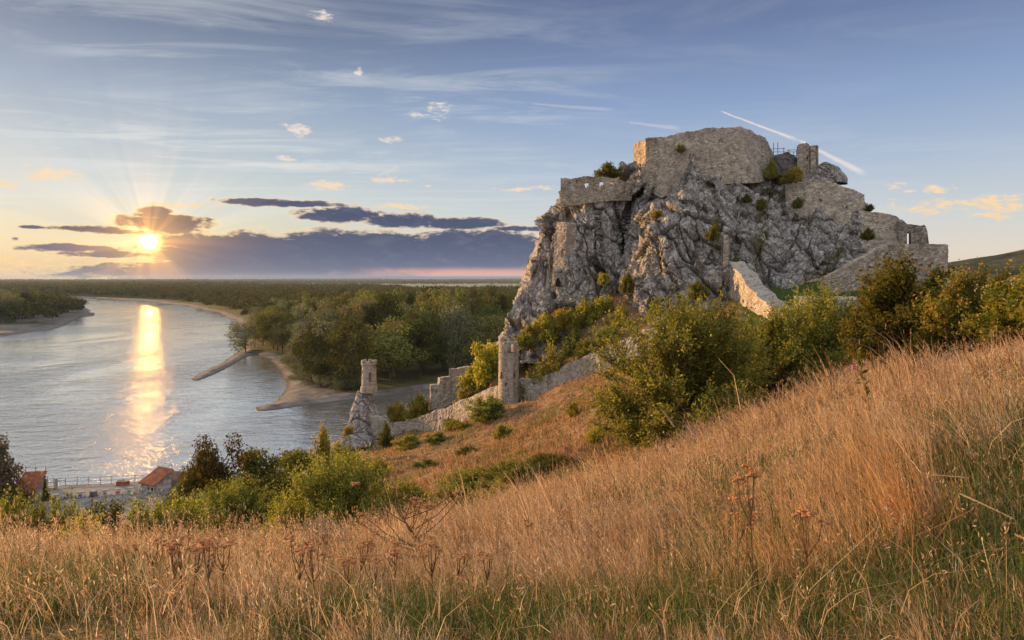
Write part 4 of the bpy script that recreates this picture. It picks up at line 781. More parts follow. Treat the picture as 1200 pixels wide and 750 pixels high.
def forest():
    g = rng(77); taken = []
    def put(kind, k, px, d, hgt, wid, label, group, zbase=None):
        X, Y = Pw(px, d); z = plain_z(np.array([X]), np.array([Y]))[0] - .4
        sx = wid / WIDTH[kind]; sz = hgt / HEIGHT[kind]
        plant({'broad': 'broadleaf_tree', 'willow': 'willow_tree', 'poplar': 'poplar_tree', 'olive': 'poplar_tree', 'bare': 'bare_tree'}[kind], TREES[kind][k % len(TREES[kind])], (X, Y, max(z, 0)), (sx, sx, sz), label, 'tree', group, g.random() * 6.3, ('crown', 'trunk'))
        taken.append((X, Y, wid * .36))
    # the ones that can be told apart
    put('olive', 0, 383, 345, 31, 17, 'tall thin olive brown tree standing out above the bank trees', None)
    put('bare', 0, 492, 300, 22, 14, 'half bare tree with a pale forked trunk behind the riverside tower', None)
    put('willow', 0, 392, 288, 25, 22, 'silvery grey willow at the back of the sandy beach', None)
    put('willow', 1, 425, 285, 19, 15, 'rounded grey willow directly left of the riverside tower top', None)
    put('broad', 0, 478, 330, 31, 25, 'broad light green tree with a wide crown above the half bare tree', None)
    put('broad', 1, 548, 310, 31, 26, 'largest dense green tree, left of the crag', None)
    put('willow', 1, 455, 286, 21, 15, 'grey leaved willow directly behind the riverside tower', None)
    put('willow', 0, 358, 330, 21, 17, 'bushy olive willow at the left end of the beach', None)
    put('broad', 2, 318, 455, 23, 18, 'rounded tree on the point where the bank bends to the spit', None)
    put('willow', 0, 294, 515, 12, 13, 'low willow at the root of the gravel spit', None)
    put('poplar', 1, 432, 335, 27, 13, 'narrow brownish poplar right of the tall olive tree', None)
    put('broad', 2, 520, 292, 19, 15, 'dark green tree on the channel bank above the stepped wall', None)
    for px, py, hgt, wid, lab in [(348, 446, 7, 9, 'low willow scrub at the left of the beach'), (366, 452, 8, 10, 'low willow scrub at the back of the beach, second from the left'), (386, 457, 9, 11, 'low willow scrub in front of the big silvery willow'), (406, 461, 8, 11, 'low willow scrub left of the riverside tower rock'), (338, 432, 8, 10, 'low willow scrub above the dark cove')]:
        put('willow', int(px), px, EYE * F / (py - 327), hgt, wid, lab, None)
    n = 0
    grid = [(X, Y) for X in np.arange(-270, 40, 13.0) for Y in np.arange(244, 640, 13.0)]; g.shuffle(grid); grid.sort(key=lambda q: q[1] + g.random() * 30)
    for X, Y in grid:
        X += g.normal() * 3; Y += g.normal() * 3; px = 600 + X / Y * F
        if not (270 < px < 622) or n >= 288: continue
        s = land_sd(np.array([X]), np.array([Y]))[0]
        if s < (10 if Y < 330 and px < 430 else 5) : continue
        if Y < 430 and g.random() < .25: continue
        if any((X - a) ** 2 + (Y - b) ** 2 < r * r for a, b, r in taken[:12]): continue
        edge = min(1, s / 45); r = g.random(); kind = 'willow' if (r < .55 and edge < .6) else ('poplar' if r < .28 else ('bare' if r > .96 else ('olive' if r > .90 else 'broad')))
        hgt = (16 + 11 * edge) * (.72 + .55 * g.random()); wid = (11.5 + 5.5 * g.random()) * (.7 if kind == 'poplar' else 1)
        lab = {'willow': ('grey green willow near the water in the far bank forest', 'grey willows of the far bank forest'), 'poplar': ('slender green poplar within the far bank forest', 'slender poplars of the far bank forest'), 'olive': ('thin brownish tree among the green far bank forest', 'brownish trees of the far bank forest'), 'bare': ('nearly bare tree among the green far bank forest', 'bare trees of the far bank forest'), 'broad': ('green broadleaf tree within the far bank forest', 'broadleaf trees of the far bank forest')}[kind]
        fr = np.interp(Y, [250, 340, 460], [1.28, 1.22, 1.0]); put(kind, n, px, Y, hgt * fr, wid * fr, *lab); n += 1
    for k in range(80):     # opposite bank on the left
        px = -60 + 104 * g.random(); py0 = 350 + 30 * g.random(); lim = np.interp(px, [-60, 0, 30, 46], [386, 382, 374, 362]); py = min(py0, lim); d = EYE * F / (py - 327)
        X, Y = Pw(px, d)
        if land_sd(np.array([X]), np.array([Y]))[0] < 8: continue
        put('broad' if k % 3 else 'willow', k, px, d, 26 * (.85 + .3 * g.random()), 17 * (d / 650) ** .3, 'dark green tree in the wood on the left river bank', 'trees on the left river bank')
    # beyond them: one mass of canopy reaching to the horizon
    Pp, Sz, Cn = [], [], []
    def mass(y0, y1, step, rx, rz, zc, nq, qs, cond):
        X, Y = np.meshgrid(np.arange(-1.0 * y1, .12 * y1, step), np.arange(y0, y1, step)); X = X.ravel() + g.normal(size=X.size) * step * .3; Y = Y.ravel() + g.normal(size=Y.size) * step * .3
        px = 600 + X / Y * F; k = (px > -60) & (px < 660) & cond(X, Y, px); X, Y = X[k], Y[k]; s = land_sd(X, Y); k = s > 8; X, Y, s = X[k], Y[k], s[k]
        hs = (.55 + .62 * g.random(len(X)) ** .8) * np.clip(.55 + s / 90, .55, 1); dv = unit(g.normal(size=(len(X), nq, 3))); dv[..., 2] = np.abs(dv[..., 2]) * 1.0 - .25
        rad = .75 + .35 * g.random((len(X), nq)); pos = np.stack([X, Y, 1 + zc * hs], 1)[:, None] + dv * rad[..., None] * np.array((rx, rx, rz)) * hs[:, None, None]
        ax = unit(g.normal(size=pos.shape) + dv * .4); return leaf_quads(pos.reshape(-1, 3), ax.reshape(-1, 3), qs * (.7 + .6 * g.random(pos.shape[0] * nq)), qs * .75, g, (dv + np.array((0, 0, .3))).reshape(-1, 3))
    nx = lambda X, Y: fbm(np.stack([X, Y, 0 * X], 1) * .0011, 3, 6)
    parts = [mass(600, 1500, 14, 7, 9, 14, 70, 2.6, lambda X, Y, p: ((Y > 640) | (p < 270)) & (p < 640) & (Y > 600)),
             mass(1500, 2600, 20, 11, 9, 14, 55, 4.5, lambda X, Y, p: (p < 455 + 60 * nx(X, Y)) | (Y < 1750)),
             mass(2600, 6500, 46, 26, 9, 13, 40, 11, lambda X, Y, p: (p < 310 + 120 * nx(X, Y)) | (np.abs(Y - 5200 - 900 * nx(X * .4, Y)) < 120)),
             mass(6500, 11000, 110, 60, 9, 12, 26, 26, lambda X, Y, p: (p < 230 + 100 * nx(X, Y)) | (nx(X * .3, Y * 1.2) > .22))]
    tag(link('far_forest', mesh_np('far_forest', *merge(parts), L_FAR)), 'far riverside forest spreading to the horizon under the sun', None, None, 'stuff')
forest()

# ------------------------------------------------------------------ shrubs and trees of the near hill
SH = {'round': [shrub_meshes('round_shrub', 101 + k, 2.0, 3.0, 46, 16, 10, .24, .13, L_OLIVE, M_BARK, lump=.3) for k in range(3)],
      'yellow': [shrub_meshes('yellow_shrub', 111 + k, 2.0, 3.0, 44, 16, 10, .24, .13, L_YELL, M_BARK, lump=.35, up=.6) for k in range(2)],
      'dark': [shrub_meshes('dark_shrub', 121 + k, 2.0, 3.0, 44, 16, 10, .24, .14, L_DEEP, M_BARK, lump=.3) for k in range(2)],
      'rust': [shrub_meshes('rusty_shrub', 131, 2.0, 2.6, 40, 14, 8, .22, .12, L_RUST, M_TWIG, lump=.4)],
      'willow': [shrub_meshes('wispy_shrub', 141 + k, 2.0, 3.0, 26, 16, 16, .13, .04, L_OLIVE, M_BARK, lump=.3, up=.9, twl=.24) for k in range(2)]}
SH['fine_round'] = [shrub_meshes('hedge_shrub', 151 + k, 2.0, 3.0, 70, 24, 13, .13, .065, L_OLIVE, M_BARK, lump=.3) for k in range(2)]
SH['fine_yellow'] = [shrub_meshes('hedge_yellow_shrub', 155, 2.0, 3.0, 64, 24, 13, .13, .06, L_YELL, M_BARK, lump=.35, up=.7)]
SH['fine_dark'] = [shrub_meshes('hedge_green_shrub', 158, 2.0, 3.0, 66, 24, 13, .13, .07, L_DEEP, M_BARK, lump=.3)]
def bush(kind, px, py_base, d, wpx, hpx, label, cat='bush', group=None, k=0, name=None, sink=.0):
    X, Y = Pw(px, d); z = hz(X, Y)[0] if py_base is None else P(px, py_base, d)[2]
    kind0 = kind; kind = 'fine_' + kind if d < 60 and 'fine_' + kind in SH else kind
    me = SH[kind][k % len(SH[kind])]; kind = kind0; hh = 2.6 if kind == 'rust' else 3.0
    sx = wpx / F * d / 4.0; sz = hpx / F * d / hh
    return plant(name or {'round': 'olive_shrub', 'yellow': 'yellowing_shrub', 'dark': 'green_shrub', 'rust': 'rusty_shrub', 'willow': 'wispy_shrub'}[kind], me, (X, Y, z - sink), (sx, sx, sz), label, cat, group, rz=(px * 1.37) % 6.28)
def bush_g(kind, px, d, top, wpx, label, **kw):
    """bush standing on the ground with its top at photo row `top`"""
    X, Y = Pw(px, d); z = hz(X, Y)[0]; py = 327 - (z - EYE) / d * F
    return bush(kind, px, None, d, wpx, max(8, py - top), label, sink=.1, **kw)
# large ones close by, each with its own mesh
def big(name, seed, px, d, top, rx, label, lm, nst, ntw, nlf, ll, lw, cat='bush', tm=None, **kw):
    X, Y = Pw(px, d); z = hz(X, Y)[0] - .15; h = (EYE - (top - 327) / F * d) - z
    return plant(name, shrub_meshes(name, seed, rx, h, nst, ntw, nlf, ll, lw, lm, tm or M_BARK, **kw), (X, Y, z), 1.0, label, cat)
big('large_bush', 201, 802, 27, 362, 3.5, 'biggest olive green bush at the middle of the slope, sunlit on its left', L_OLIVE, 120, 38, 18, .125, .06, lo=1, lump=.15, stem_r=.05, twl=.15, up=.45)
big('large_bush', 202, 900, 33, 374, 3.6, 'dark shaded bush pressed against the right of the biggest olive bush', L_OLIVE, 100, 36, 18, .125, .06, lo=1, lump=.25, stem_r=.05, twl=.15, up=.7)
big('large_bush', 209, 958, 34, 346, 2.5, 'upright shaded bush with loose shoots left of the low sunlit platform wall', L_OLIVE, 70, 32, 17, .125, .06, lo=1, lump=.3, stem_r=.05, twl=.16, up=.9)
big('hazel_bush', 203, 1054, 26, 316, 2.0, 'dark green broad leaved bush in front of the long ramp wall', L_DEEP, 90, 30, 14, .13, .09, lo=1, lump=.3, stem_r=.04, twl=.15, up=.4)
big('autumn_bush', 204, 1138, 23, 326, 1.9, 'green and orange bush right of the dark broad leaved bush', L_RUST, 80, 28, 13, .11, .065, lo=2, lump=.35, stem_r=.03, twl=.17, up=.7)
big('autumn_bush', 205, 1212, 20, 322, 1.7, 'orange tinted bush cut by the right edge of the photo', L_RUST, 70, 28, 13, .10, .06, lo=2, lump=.35, stem_r=.03, twl=.17, up=.7)
big('wispy_bush', 206, 402, 34, 545, 3.1, 'large wispy yellow green bush at the lower middle left', L_OLIVE, 110, 38, 20, .14, .045, lo=2, lump=.2, stem_r=.04, twl=.20, up=.9)
big('wispy_bush', 207, 280, 38, 577, 2.5, 'bright wispy bush left of the large wispy one', L_OLIVE, 80, 34, 18, .145, .05, lo=2, lump=.25, stem_r=.035, twl=.2, up=.9)
big('wispy_bush', 208, 335, 33, 600, 1.7, 'low wispy bush between the two bigger wispy ones', L_YELL, 60, 30, 16, .135, .05, lo=2, lump=.3, stem_r=.03, twl=.2, up=.8)
for i, (px, d, top, w, kd, lb) in enumerate([(12, 34, 594, 84, 'round', 'olive bush below the small red roofed hut, at the left edge'), (62, 36, 592, 84, 'round', 'olive bush just right of the red roofed hut front'), (122, 36, 598, 80, 'dark', 'dark green bush in front of the left part of the paved quay'), (168, 38, 594, 74, 'round', 'olive bush in front of the middle of the paved quay'), (206, 40, 588, 76, 'round', 'olive bush below the white hut with the tiled roof'),
     (238, 44, 588, 76, 'round', 'olive bush at the right end of the quay, left of the bright wispy one'), (95, 30, 606, 66, 'yellow', 'low yellow bush in front of the dark quay bush'), (455, 36, 585, 70, 'dark', 'dark bush tucked right of the large wispy bush'), (500, 38, 592, 62, 'rust', 'brownish bush behind the branching seed plant')]):
    bush_g(kd, px, d, top, w, lb, k=i)
for i, (px, d, top, w, kd, lb) in enumerate([(556, 36, 552, 84, 'round', 'low dark thicket left of the middle hollow'), (604, 35, 540, 84, 'round', 'low olive thicket at the middle hollow'), (648, 36, 534, 66, 'dark', 'small dark thicket right of the middle hollow'), (632, 28, 572, 52, 'rust', 'rusty low shrub in the middle hollow'), (690, 27, 540, 30, 'rust', 'rusty low shrub at the left foot of the biggest bush')]):
    bush_g(kd, px, d, top, w, lb, k=i)
for i, (px, d, top, w, kd, lb) in enumerate([(528, 34, 572, 74, 'round', 'low olive bush right of the branching seed plant'), (582, 31, 566, 66, 'yellow', 'yellow green bush in the dip left of centre, lowest of its thicket'), (668, 29, 552, 60, 'round', 'olive bush at the left foot of the biggest bush'), (470, 44, 566, 66, 'round', 'olive bush on the brown slope above the branching seed plant'), (700, 40, 498, 30, 'yellow', 'small yellow bush left of the biggest bush on the slope'), (425, 62, 566, 44, 'dark', 'green bush peeping over the right of the large wispy bush')]):
    bush_g(kd, px, d, top, w, lb, k=i)
for i, (px, d, top, w, kd, lb) in enumerate([(640, 84, 492, 22, 'rust', 'small rusty bush alone on the upper brown slope'), (590, 92, 500, 24, 'round', 'small olive bush alone on the brown slope under the round tower'), (548, 88, 524, 26, 'dark', 'small dark bush in the middle of the brown slope'), (500, 92, 540, 30, 'round', 'olive bush low on the brown slope below the riverside wall'), (610, 64, 528, 26, 'yellow', 'small yellow bush in the middle of the brown slope'), (672, 70, 470, 20, 'rust', 'rusty tuft near the top of the brown slope'), (440, 96, 540, 36, 'yellow', 'yellow bush where the brown slope meets the shore'), (560, 62, 548, 30, 'rust', 'rusty bush above the low olive thicket'), (405, 120, 532, 34, 'round', 'olive bush on the shore edge below the tower rock')]):
    bush_g(kd, px, d, top, w, lb, k=i)
# slope, walls and crag
SL = [('yellow', 477, 118, 511, 36, 'yellow green bush nearest the riverside wall on the slope'), ('round', 511, 112, 508, 30, 'round green bush right of the yellow one on the slope'), ('round', 571, 112, 468, 48, 'big round bush in front of the wall, left of the round tower'), ('yellow', 532, 118, 492, 22, 'yellowish bush between two round bushes at the wall'), ('rust', 544, 114, 506, 28, 'brown bush below the big round bush on the slope'), ('dark', 453, 150, 500, 17, 'small dark bush touching the foot of the low wall'),
      ('dark', 528, 122, 490, 14, 'tiny dark bush under the low wall'), ('rust', 482, 114, 524, 18, 'small rusty bush under the yellow green slope bush'), ('rust', 398, 128, 523, 40, 'brownish bush above the dark trees, left of the tower rock'), ('yellow', 408, 162, 500, 14, 'small yellow shrub on the left side of the tower rock'),
      ('yellow', 490, 160, 464, 32, 'golden bush behind the low wall near the channel'), ('yellow', 466, 163, 474, 26, 'small golden bush behind the low wall near the riverside tower'), ('yellow', 560, 148, 425, 46, 'bright yellow bush covering the end of the stepped wall'), ('yellow', 575, 142, 405, 46, 'bright yellow bush just left of the round tower'), ('yellow', 553, 146, 452, 34, 'lower yellow bush in front of the stepped wall'),
      ('round', 618, 130, 383, 28, 'olive bush at the crag foot right of the round tower'), ('yellow', 640, 129, 371, 32, 'yellow green bush second right from the round tower'), ('yellow', 660, 128, 364, 28, 'olive bush under the pointed window'), ('yellow', 684, 127, 356, 30, 'tall yellow green bush in the middle of the crag foot thicket'), ('yellow', 706, 126, 350, 32, 'tall olive bush in the crag foot thicket, below the cleft'), ('yellow', 724, 125, 364, 34, 'wide yellow green bush at the right of the crag foot thicket'),
      ('round', 672, 124, 388, 30, 'dark green bush in front of the crag foot thicket'), ('round', 738, 120, 378, 22, 'small bush at the right end of the crag foot thicket'), ('rust', 650, 124, 408, 50, 'rusty scrub above the curtain wall near the round tower'), ('rust', 690, 121, 398, 40, 'rusty scrub above the curtain wall middle'), ('yellow', 655, 122, 425, 14, 'tiny yellow bush just above the curtain wall top'), ('round', 712, 119, 386, 36, 'green bush just above the curtain wall, beside a boulder'),
      ('round', 618, 126, 440, 26, 'olive bush hidden behind the round tower right edge')]
for i, (kd, px, d, top, w, lb) in enumerate(SL):
    if 610 < px < 745 and 118 < d < 132 and kd != 'rust' and top < 400:      # these stand on the crag's sloping foot
        hh = w * .95; base = top + hh; dd = float(rock_d(np.array([px * 1.0]), np.array([base]))[0]) - .4
        if base < interp(px, ROCK_BOT) - 4: bush(kd, px, base, dd, w, hh, lb, k=i); continue
    bush_g(kd, px, d, top, w, lb, k=i)
for i, (kd, px, py, d, w, h, lb) in enumerate([('round', 771, 382, 117, 26, 30, 'green bush at the foot of the pale crag spur'), ('yellow', 707, 334, 131, 14, 13, 'yellow shrub on a ledge below the cleft'), ('dark', 735, 345, 125, 16, 24, 'dark shrub beside the orange lit spur edge'), ('dark', 818, 352, 114, 24, 20, 'small dark shrub on the crag right of the spur'), ('dark', 836, 282, 119, 18, 18, 'dark shrub in the gully in the middle of the crag'), ('dark', 712, 210, 148, 32, 17, 'grey green bush on top of the bastion wall'), ('yellow', 903, 210, 136, 15, 20, 'green shrub at the right foot of the palace wall'),
     ('yellow', 933, 214, 132, 16, 17, 'green shrub at the foot of the broken tower'), ('rust', 922, 216, 133, 18, 12, 'rusty shrub left of the broken tower foot'), ('dark', 1017, 282, 121, 15, 13, 'small green shrub under the stepped tan wall'), ('dark', 1019, 248, 128, 11, 8, 'tiny shrub on the step between the two tan walls'), ('yellow', 770, 257, 129, 16, 10, 'yellow tuft high on the orange lit spur'), ('dark', 897, 285, 124, 10, 13, 'dark shrub in the narrow gully right of the crag middle'), ('dark', 875, 238, 131, 12, 9, 'dark shrub high on the crag under the palace'), ('dark', 892, 246, 130, 12, 13, 'dark shrub in the upper gully of the crag'), ('dark', 935, 245, 132, 14, 12, 'dark shrub at the left end of the tan wall'),
     ('rust', 798, 178, 140, 14, 8, 'rusty tuft on the tip of the rock pillar under the palace wall'), ('dark', 862, 312, 117, 9, 10, 'dark shrub behind the thin wall remnant')]):
    bush(kd, px, py, d, w, h, lb, k=i)
# trees by the water
TN = [tree_meshes('bank_tree', 61 + k, 9, 4.0, 30, 400, .32, L_DEEP, M_BARK, 'round', base=.04) for k in range(3)]
TD = tree_meshes('crooked_tree', 66, 10, 4.0, 18, 330, .30, leaf_mat('leaves_dark_brown', (0.035, 0.032, 0.010), (0.10, 0.08, 0.022), (0.2, 0.12, .03), .4, .01, .1), M_BARK, 'wide', base=.30, trunk_r=.24)
TW = tree_meshes('river_willow', 67, 9, 4.2, 28, 460, .30, leaf_mat('leaves_grey_willow', (0.075, 0.065, 0.035), (0.17, 0.14, 0.075), None, .4, .01, .1), M_BARK, 'wide', base=.05)
def tree_at(me, px, d, top, wpx, label, w0, h0, name='tree'):
    X, Y = Pw(px, d); z = hz(X, Y)[0] - .2; h = EYE - (top - 327) / F * d - z; s = wpx / F * d / w0
    plant(name, me, (X, Y, z), (s, s, h / h0), label, 'tree', None, (px * .91) % 6.2, ('crown', 'trunk'))
tree_at(TD, 256, 84, 507, 78, 'dark crooked tree standing out against the glittering water', 9, 10, 'crooked_tree')
tree_at(TN[0], 296, 88, 522, 84, 'dark dense tree right of the crooked tree at the water', 9, 9)
tree_at(TN[1], 336, 96, 524, 70, 'dense dark tree at the right end of the waterside group', 9, 9)
tree_at(TN[2], 226, 86, 544, 62, 'lower brown green tree beside the white hut', 9, 9)
tree_at(TN[0], 270, 72, 556, 80, 'green tree in front of the crooked tree', 9, 9)
tree_at(TN[1], 318, 76, 558, 70, 'low tree in front of the dense waterside trees', 9, 9)
tree_at(TN[2], 362, 106, 532, 30, 'small green tree between the waterside group and the brown slope', 9, 9)
tree_at(TW, -22, 106, 514, 84, 'grey green willow at the left edge beside the river', 9, 9, 'willow_tree')
bush_g('yellow', 376, 118, 506, 26, 'small golden sapling on the shore left of the tower rock', name='golden_sapling', cat='sapling')
bush_g('dark', 52, 116, 568, 13, 'small round bush beside the red roofed hut', k=1)

# ------------------------------------------------------------------ quay by the river
QZ = 3.45
def quay():
    m, t = mat('worn_paving'); p = t.pos(); n = t.noise(p, .35, 5, .65); n2 = t.noise(p, 2.2, 4, .7)
    base = t.ramp(n, [(.3, (.17, .16, .15)), (.5, (.29, .27, .25)), (.6, (.13, .13, .09)), (.75, (.32, .28, .24))]); base = t.mix(t.ss(n2, .5, .75, 0, .45), base, (.40, .36, .32, 1))
    pbsdf(t, base, .9, t.bump(n2, .5, .2), .2)
    out = [(-125, 122.0), (-100, 122.5), (-90, 123.5), (-75, 125.6), (-58, 127.5), (-50, 128), (-46, 122), (-46, 100), (-125, 96)]
    n_ = len(out); V = [(x, y, QZ) for x, y in out] + [(x, y, -3) for x, y in out]
    me = bpy.data.meshes.new('quay'); me.from_pydata(V, [], [tuple(range(n_))[::-1]] + [(i, (i + 1) % n_, n_ + (i + 1) % n_, n_ + i) for i in range(n_)]); me.materials.append(m); me.update()
    tag(link('quay', me), 'worn paved quay beside the river below the slope', None, None, 'structure')
quay()
M_RAIL = flat_mat('rail_steel', (.16, .17, .17), .5, .2, 3, .5); M_TILE = None
def tile_mat():
    m, t = mat('red_roof_tiles'); p = t.node('ShaderNodeTexCoord').outputs['Object']; n = t.noise(p, 1.4, 5, .65); v = t.vor(p, 3.2, 'F1', 'Color')
    base = t.ramp(n, [(.3, (.16, .055, .03)), (.55, (.36, .12, .055)), (.75, (.46, .20, .10))]); base = t.mix(t.ss(sep(t, v)[0], .7, 1, 0, .7), base, (.16, .06, .04, 1))
    pbsdf(t, base, .85, t.bump(sep(t, v)[1], .6, .1), .2); return m
M_TILE = tile_mat(); M_PLASTER = flat_mat('stained_white_plaster', (.38, .355, .34), .9, .5, 1.6); M_GREYP = flat_mat('grey_plaster', (.30, .285, .27), .9, .35, 1.2); M_BROWNR = flat_mat('weathered_brown_roof', (.20, .14, .10), .9, .3, 1.5)
M_YEL = flat_mat('yellow_paint', (.55, .48, .03), .6); M_GRN = flat_mat('green_paint', (.12, .38, .05), .6); M_BLU = flat_mat('blue_paint', (.10, .20, .45), .6); M_RED = flat_mat('red_paint', (.50, .06, .04), .6); M_WHT = flat_mat('white_paint', (.68, .66, .64), .7); M_DGR = flat_mat('dark_grey_paint', (.12, .12, .13), .6); M_CONC = flat_mat('concrete', (.36, .33, .30), .9)
def fence(pts, label, h=1.1, gap=2.0):
    pts = np.array(pts, float); root = empty('railing', (*pts[0], QZ), label, 'railing'); rel = pts - pts[0]
    s = np.concatenate([[0], np.cumsum(np.linalg.norm(np.diff(rel, axis=0), axis=1))]); k = int(s[-1] / gap)
    for i in range(k + 1):
        x, y = np.interp(i * gap, s, rel[:, 0]), np.interp(i * gap, s, rel[:, 1]); link('post', mesh_np('post', *tubes([[(x, y, 0), (x, y, h + .08)]], [[.05, .05]], 6), M_RAIL), root)
    for z in (h, h * .55, .15): link('rail', mesh_np('rail', *tubes([[(a, b, z) for a, b in rel]], [np.full(len(rel), .035)], 6), M_RAIL), root)
fence([(-93, 122.6), (-90, 122.9), (-75, 125.0), (-69.5, 126.0)], 'thin metal railing along the river edge of the quay, left of the white hut', 1.5)
fence([(-63.5, 126.6), (-58, 127.1), (-52, 127.6)], 'short metal railing on the quay right of the white hut', 1.4)
def squiggle(name, pts, r, m, parent, lab=None):
    o = link(name, mesh_np(name, *tubes([np.array(pts, float)], [np.full(len(pts), r)], 5), m), parent)
    if lab: o['label'] = lab
def hut_white():
    x, y = Pw(183, 120); root = empty('white_hut', (x, y, QZ), 'white graffitied hut with a sloping red tiled roof on the quay', 'hut', rz=R(-28))
    w, dd, h0, h1 = 3.7, 3.4, 2.1, 3.7     # roof falls to the front
    V = [(-w / 2, -dd / 2, 0), (w / 2, -dd / 2, 0), (w / 2, dd / 2, 0), (-w / 2, dd / 2, 0), (-w / 2, -dd / 2, h0), (w / 2, -dd / 2, h0), (w / 2, dd / 2, h1), (-w / 2, dd / 2, h1)]
    link('wall', mesh_np('wall', V, [(0, 1, 5, 4), (1, 2, 6, 5), (2, 3, 7, 6), (3, 0, 4, 7)], M_PLASTER), root)
    e = .35; sl = (h1 - h0) / dd; z0, z1 = h0 - sl * e + .04, h1 + sl * e + .04; xa, xb, ya, yb = -w / 2 - e, w / 2 + e, -dd / 2 - e, dd / 2 + e
    V = [(xa, ya, z0), (xb, ya, z0), (xb, yb, z1), (xa, yb, z1)]; V += [(a, b, c + .16) for a, b, c in V]
    link('roof', mesh_np('roof', V, [(3, 2, 1, 0), (4, 5, 6, 7), (0, 1, 5, 4), (1, 2, 6, 5), (2, 3, 7, 6), (3, 0, 4, 7)], M_TILE), root)
    for (bx, bz) in ((.5, 1.35), (1.5, 1.35)):
        f = link('window', mesh_np('window', *boxes([(bx, -dd / 2 - .03, bz, .72, .06, .72)]), M_WHT), root); link('pane', mesh_np('pane', *boxes([(bx, -dd / 2 - .066, bz, .58, .02, .58)]), M_VOID), f)
    dr = link('door', mesh_np('door', *boxes([(-w / 2 - .03, -.2, 1.0, .06, .85, 2.0)]), M_VOID), root)
    squiggle('graffiti', [(-w / 2 - .05, .9, .3), (-w / 2 - .05, .7, 1.1), (-w / 2 - .05, 1.2, 1.0), (-w / 2 - .05, 1.4, .4), (-w / 2 - .05, 1.0, .6)], .12, M_GRN, root, 'green graffiti scrawl')
    squiggle('graffiti', [(.2, -dd / 2 - .04, .35), (.6, -dd / 2 - .04, .75), (1.0, -dd / 2 - .04, .35), (1.4, -dd / 2 - .04, .75), (1.8, -dd / 2 - .04, .4)], .05, M_DGR, root, 'dark graffiti scrawl')
    for q, (px_, py_) in enumerate([(-w / 2, dd / 2), (0, dd / 2), (w / 2, dd / 2)]): link('roof_rail_post', mesh_np('roof_rail_post', *tubes([[(px_, py_, h1), (px_, py_, h1 + 1.3)]], [[.045, .045]], 6), M_RAIL), root)
    link('roof_rail', mesh_np('roof_rail', *tubes([[(-w / 2, dd / 2, h1 + 1.25), (w / 2, dd / 2, h1 + 1.25), (w / 2, -dd / 2, h0 + 1.0)]], [[.04] * 3], 6), M_RAIL), root)
def hut_red():
    x, y = Pw(35, 114.5); root = empty('red_roofed_hut', (x, y, QZ), 'small grey hut with a steep red tiled roof and yellow graffiti', 'hut', rz=R(8))
    w, dd, h0, h1 = 3.2, 3.4, 2.3, 4.6
    V = [(-w / 2, -dd / 2, 0), (w / 2, -dd / 2, 0), (w / 2, dd / 2, 0), (-w / 2, dd / 2, 0), (-w / 2, -dd / 2, h0), (w / 2, -dd / 2, h0), (w / 2, dd / 2, h1), (-w / 2, dd / 2, h1)]
    link('wall', mesh_np('wall', V, [(0, 1, 5, 4), (1, 2, 6, 5), (2, 3, 7, 6), (3, 0, 4, 7)], M_GREYP), root)
    e = .2; sl = (h1 - h0) / dd; V = [(-w / 2 - e, -dd / 2 - e, h0 - sl * e + .04), (w / 2 + e, -dd / 2 - e, h0 - sl * e + .04), (w / 2 + e, dd / 2 + e, h1 + sl * e + .04), (-w / 2 - e, dd / 2 + e, h1 + sl * e + .04)]; V += [(a, b, c + .16) for a, b, c in V]
    link('roof', mesh_np('roof', V, [(3, 2, 1, 0), (4, 5, 6, 7), (0, 1, 5, 4), (1, 2, 6, 5), (2, 3, 7, 6), (3, 0, 4, 7)], M_TILE), root)
    link('door', mesh_np('door', *boxes([(.05, -dd / 2 - .03, 1.0, .9, .06, 2.0)]), M_VOID), root)
    for sx in (-1.05, 1.05): squiggle('graffiti', [(sx - .3, -dd / 2 - .05, .8), (sx - .2, -dd / 2 - .05, 1.5), (sx + .2, -dd / 2 - .05, 1.6), (sx + .1, -dd / 2 - .05, 1.0), (sx + .3, -dd / 2 - .05, .9)], .13, M_YEL, root, 'yellow graffiti scrawl')
    for sx in (-w / 2, 0, w / 2):
        link('roof_rail_post', mesh_np('roof_rail_post', *tubes([[(sx, dd / 2, h1), (sx, dd / 2, h1 + 1.2)]], [[.045, .045]], 6), M_RAIL), root)
    link('roof_rail', mesh_np('roof_rail', *tubes([[(-w / 2, -dd / 2, h0 + 1.1), (-w / 2, dd / 2, h1 + 1.15), (w / 2, dd / 2, h1 + 1.15), (w / 2, -dd / 2, h0 + 1.1)]], [[.04] * 4], 6), M_RAIL), root)
def hut_low():
    x, y = Pw(206, 125); root = empty('low_shed', (x, y, QZ), 'low shed with a dull brown gabled roof right of the white hut', 'shed', rz=R(-12)); w, dd, h0, h1 = 4.4, 3.0, 1.2, 2.5
    V = [(-w / 2, -dd / 2, 0), (w / 2, -dd / 2, 0), (w / 2, dd / 2, 0), (-w / 2, dd / 2, 0), (-w / 2, -dd / 2, h0), (w / 2, -dd / 2, h0), (w / 2, dd / 2, h0), (-w / 2, dd / 2, h0)]
    link('wall', mesh_np('wall', V, [(0, 1, 5, 4), (1, 2, 6, 5), (2, 3, 7, 6), (3, 0, 4, 7)], M_GREYP), root)
    V = [(-w / 2 - .3, -dd / 2 - .3, h0), (w / 2 + .3, -dd / 2 - .3, h0), (w / 2 + .3, dd / 2 + .3, h0), (-w / 2 - .3, dd / 2 + .3, h0), (-w / 2 + 1.2, 0, h1), (w / 2 - .3, 0, h1)]
    me = bpy.data.meshes.new('roof'); me.from_pydata(V, [], [(0, 1, 5, 4), (2, 3, 4, 5), (1, 2, 5), (3, 0, 4), (3, 2, 1, 0)]); me.materials.append(M_BROWNR); link('roof', me, root)
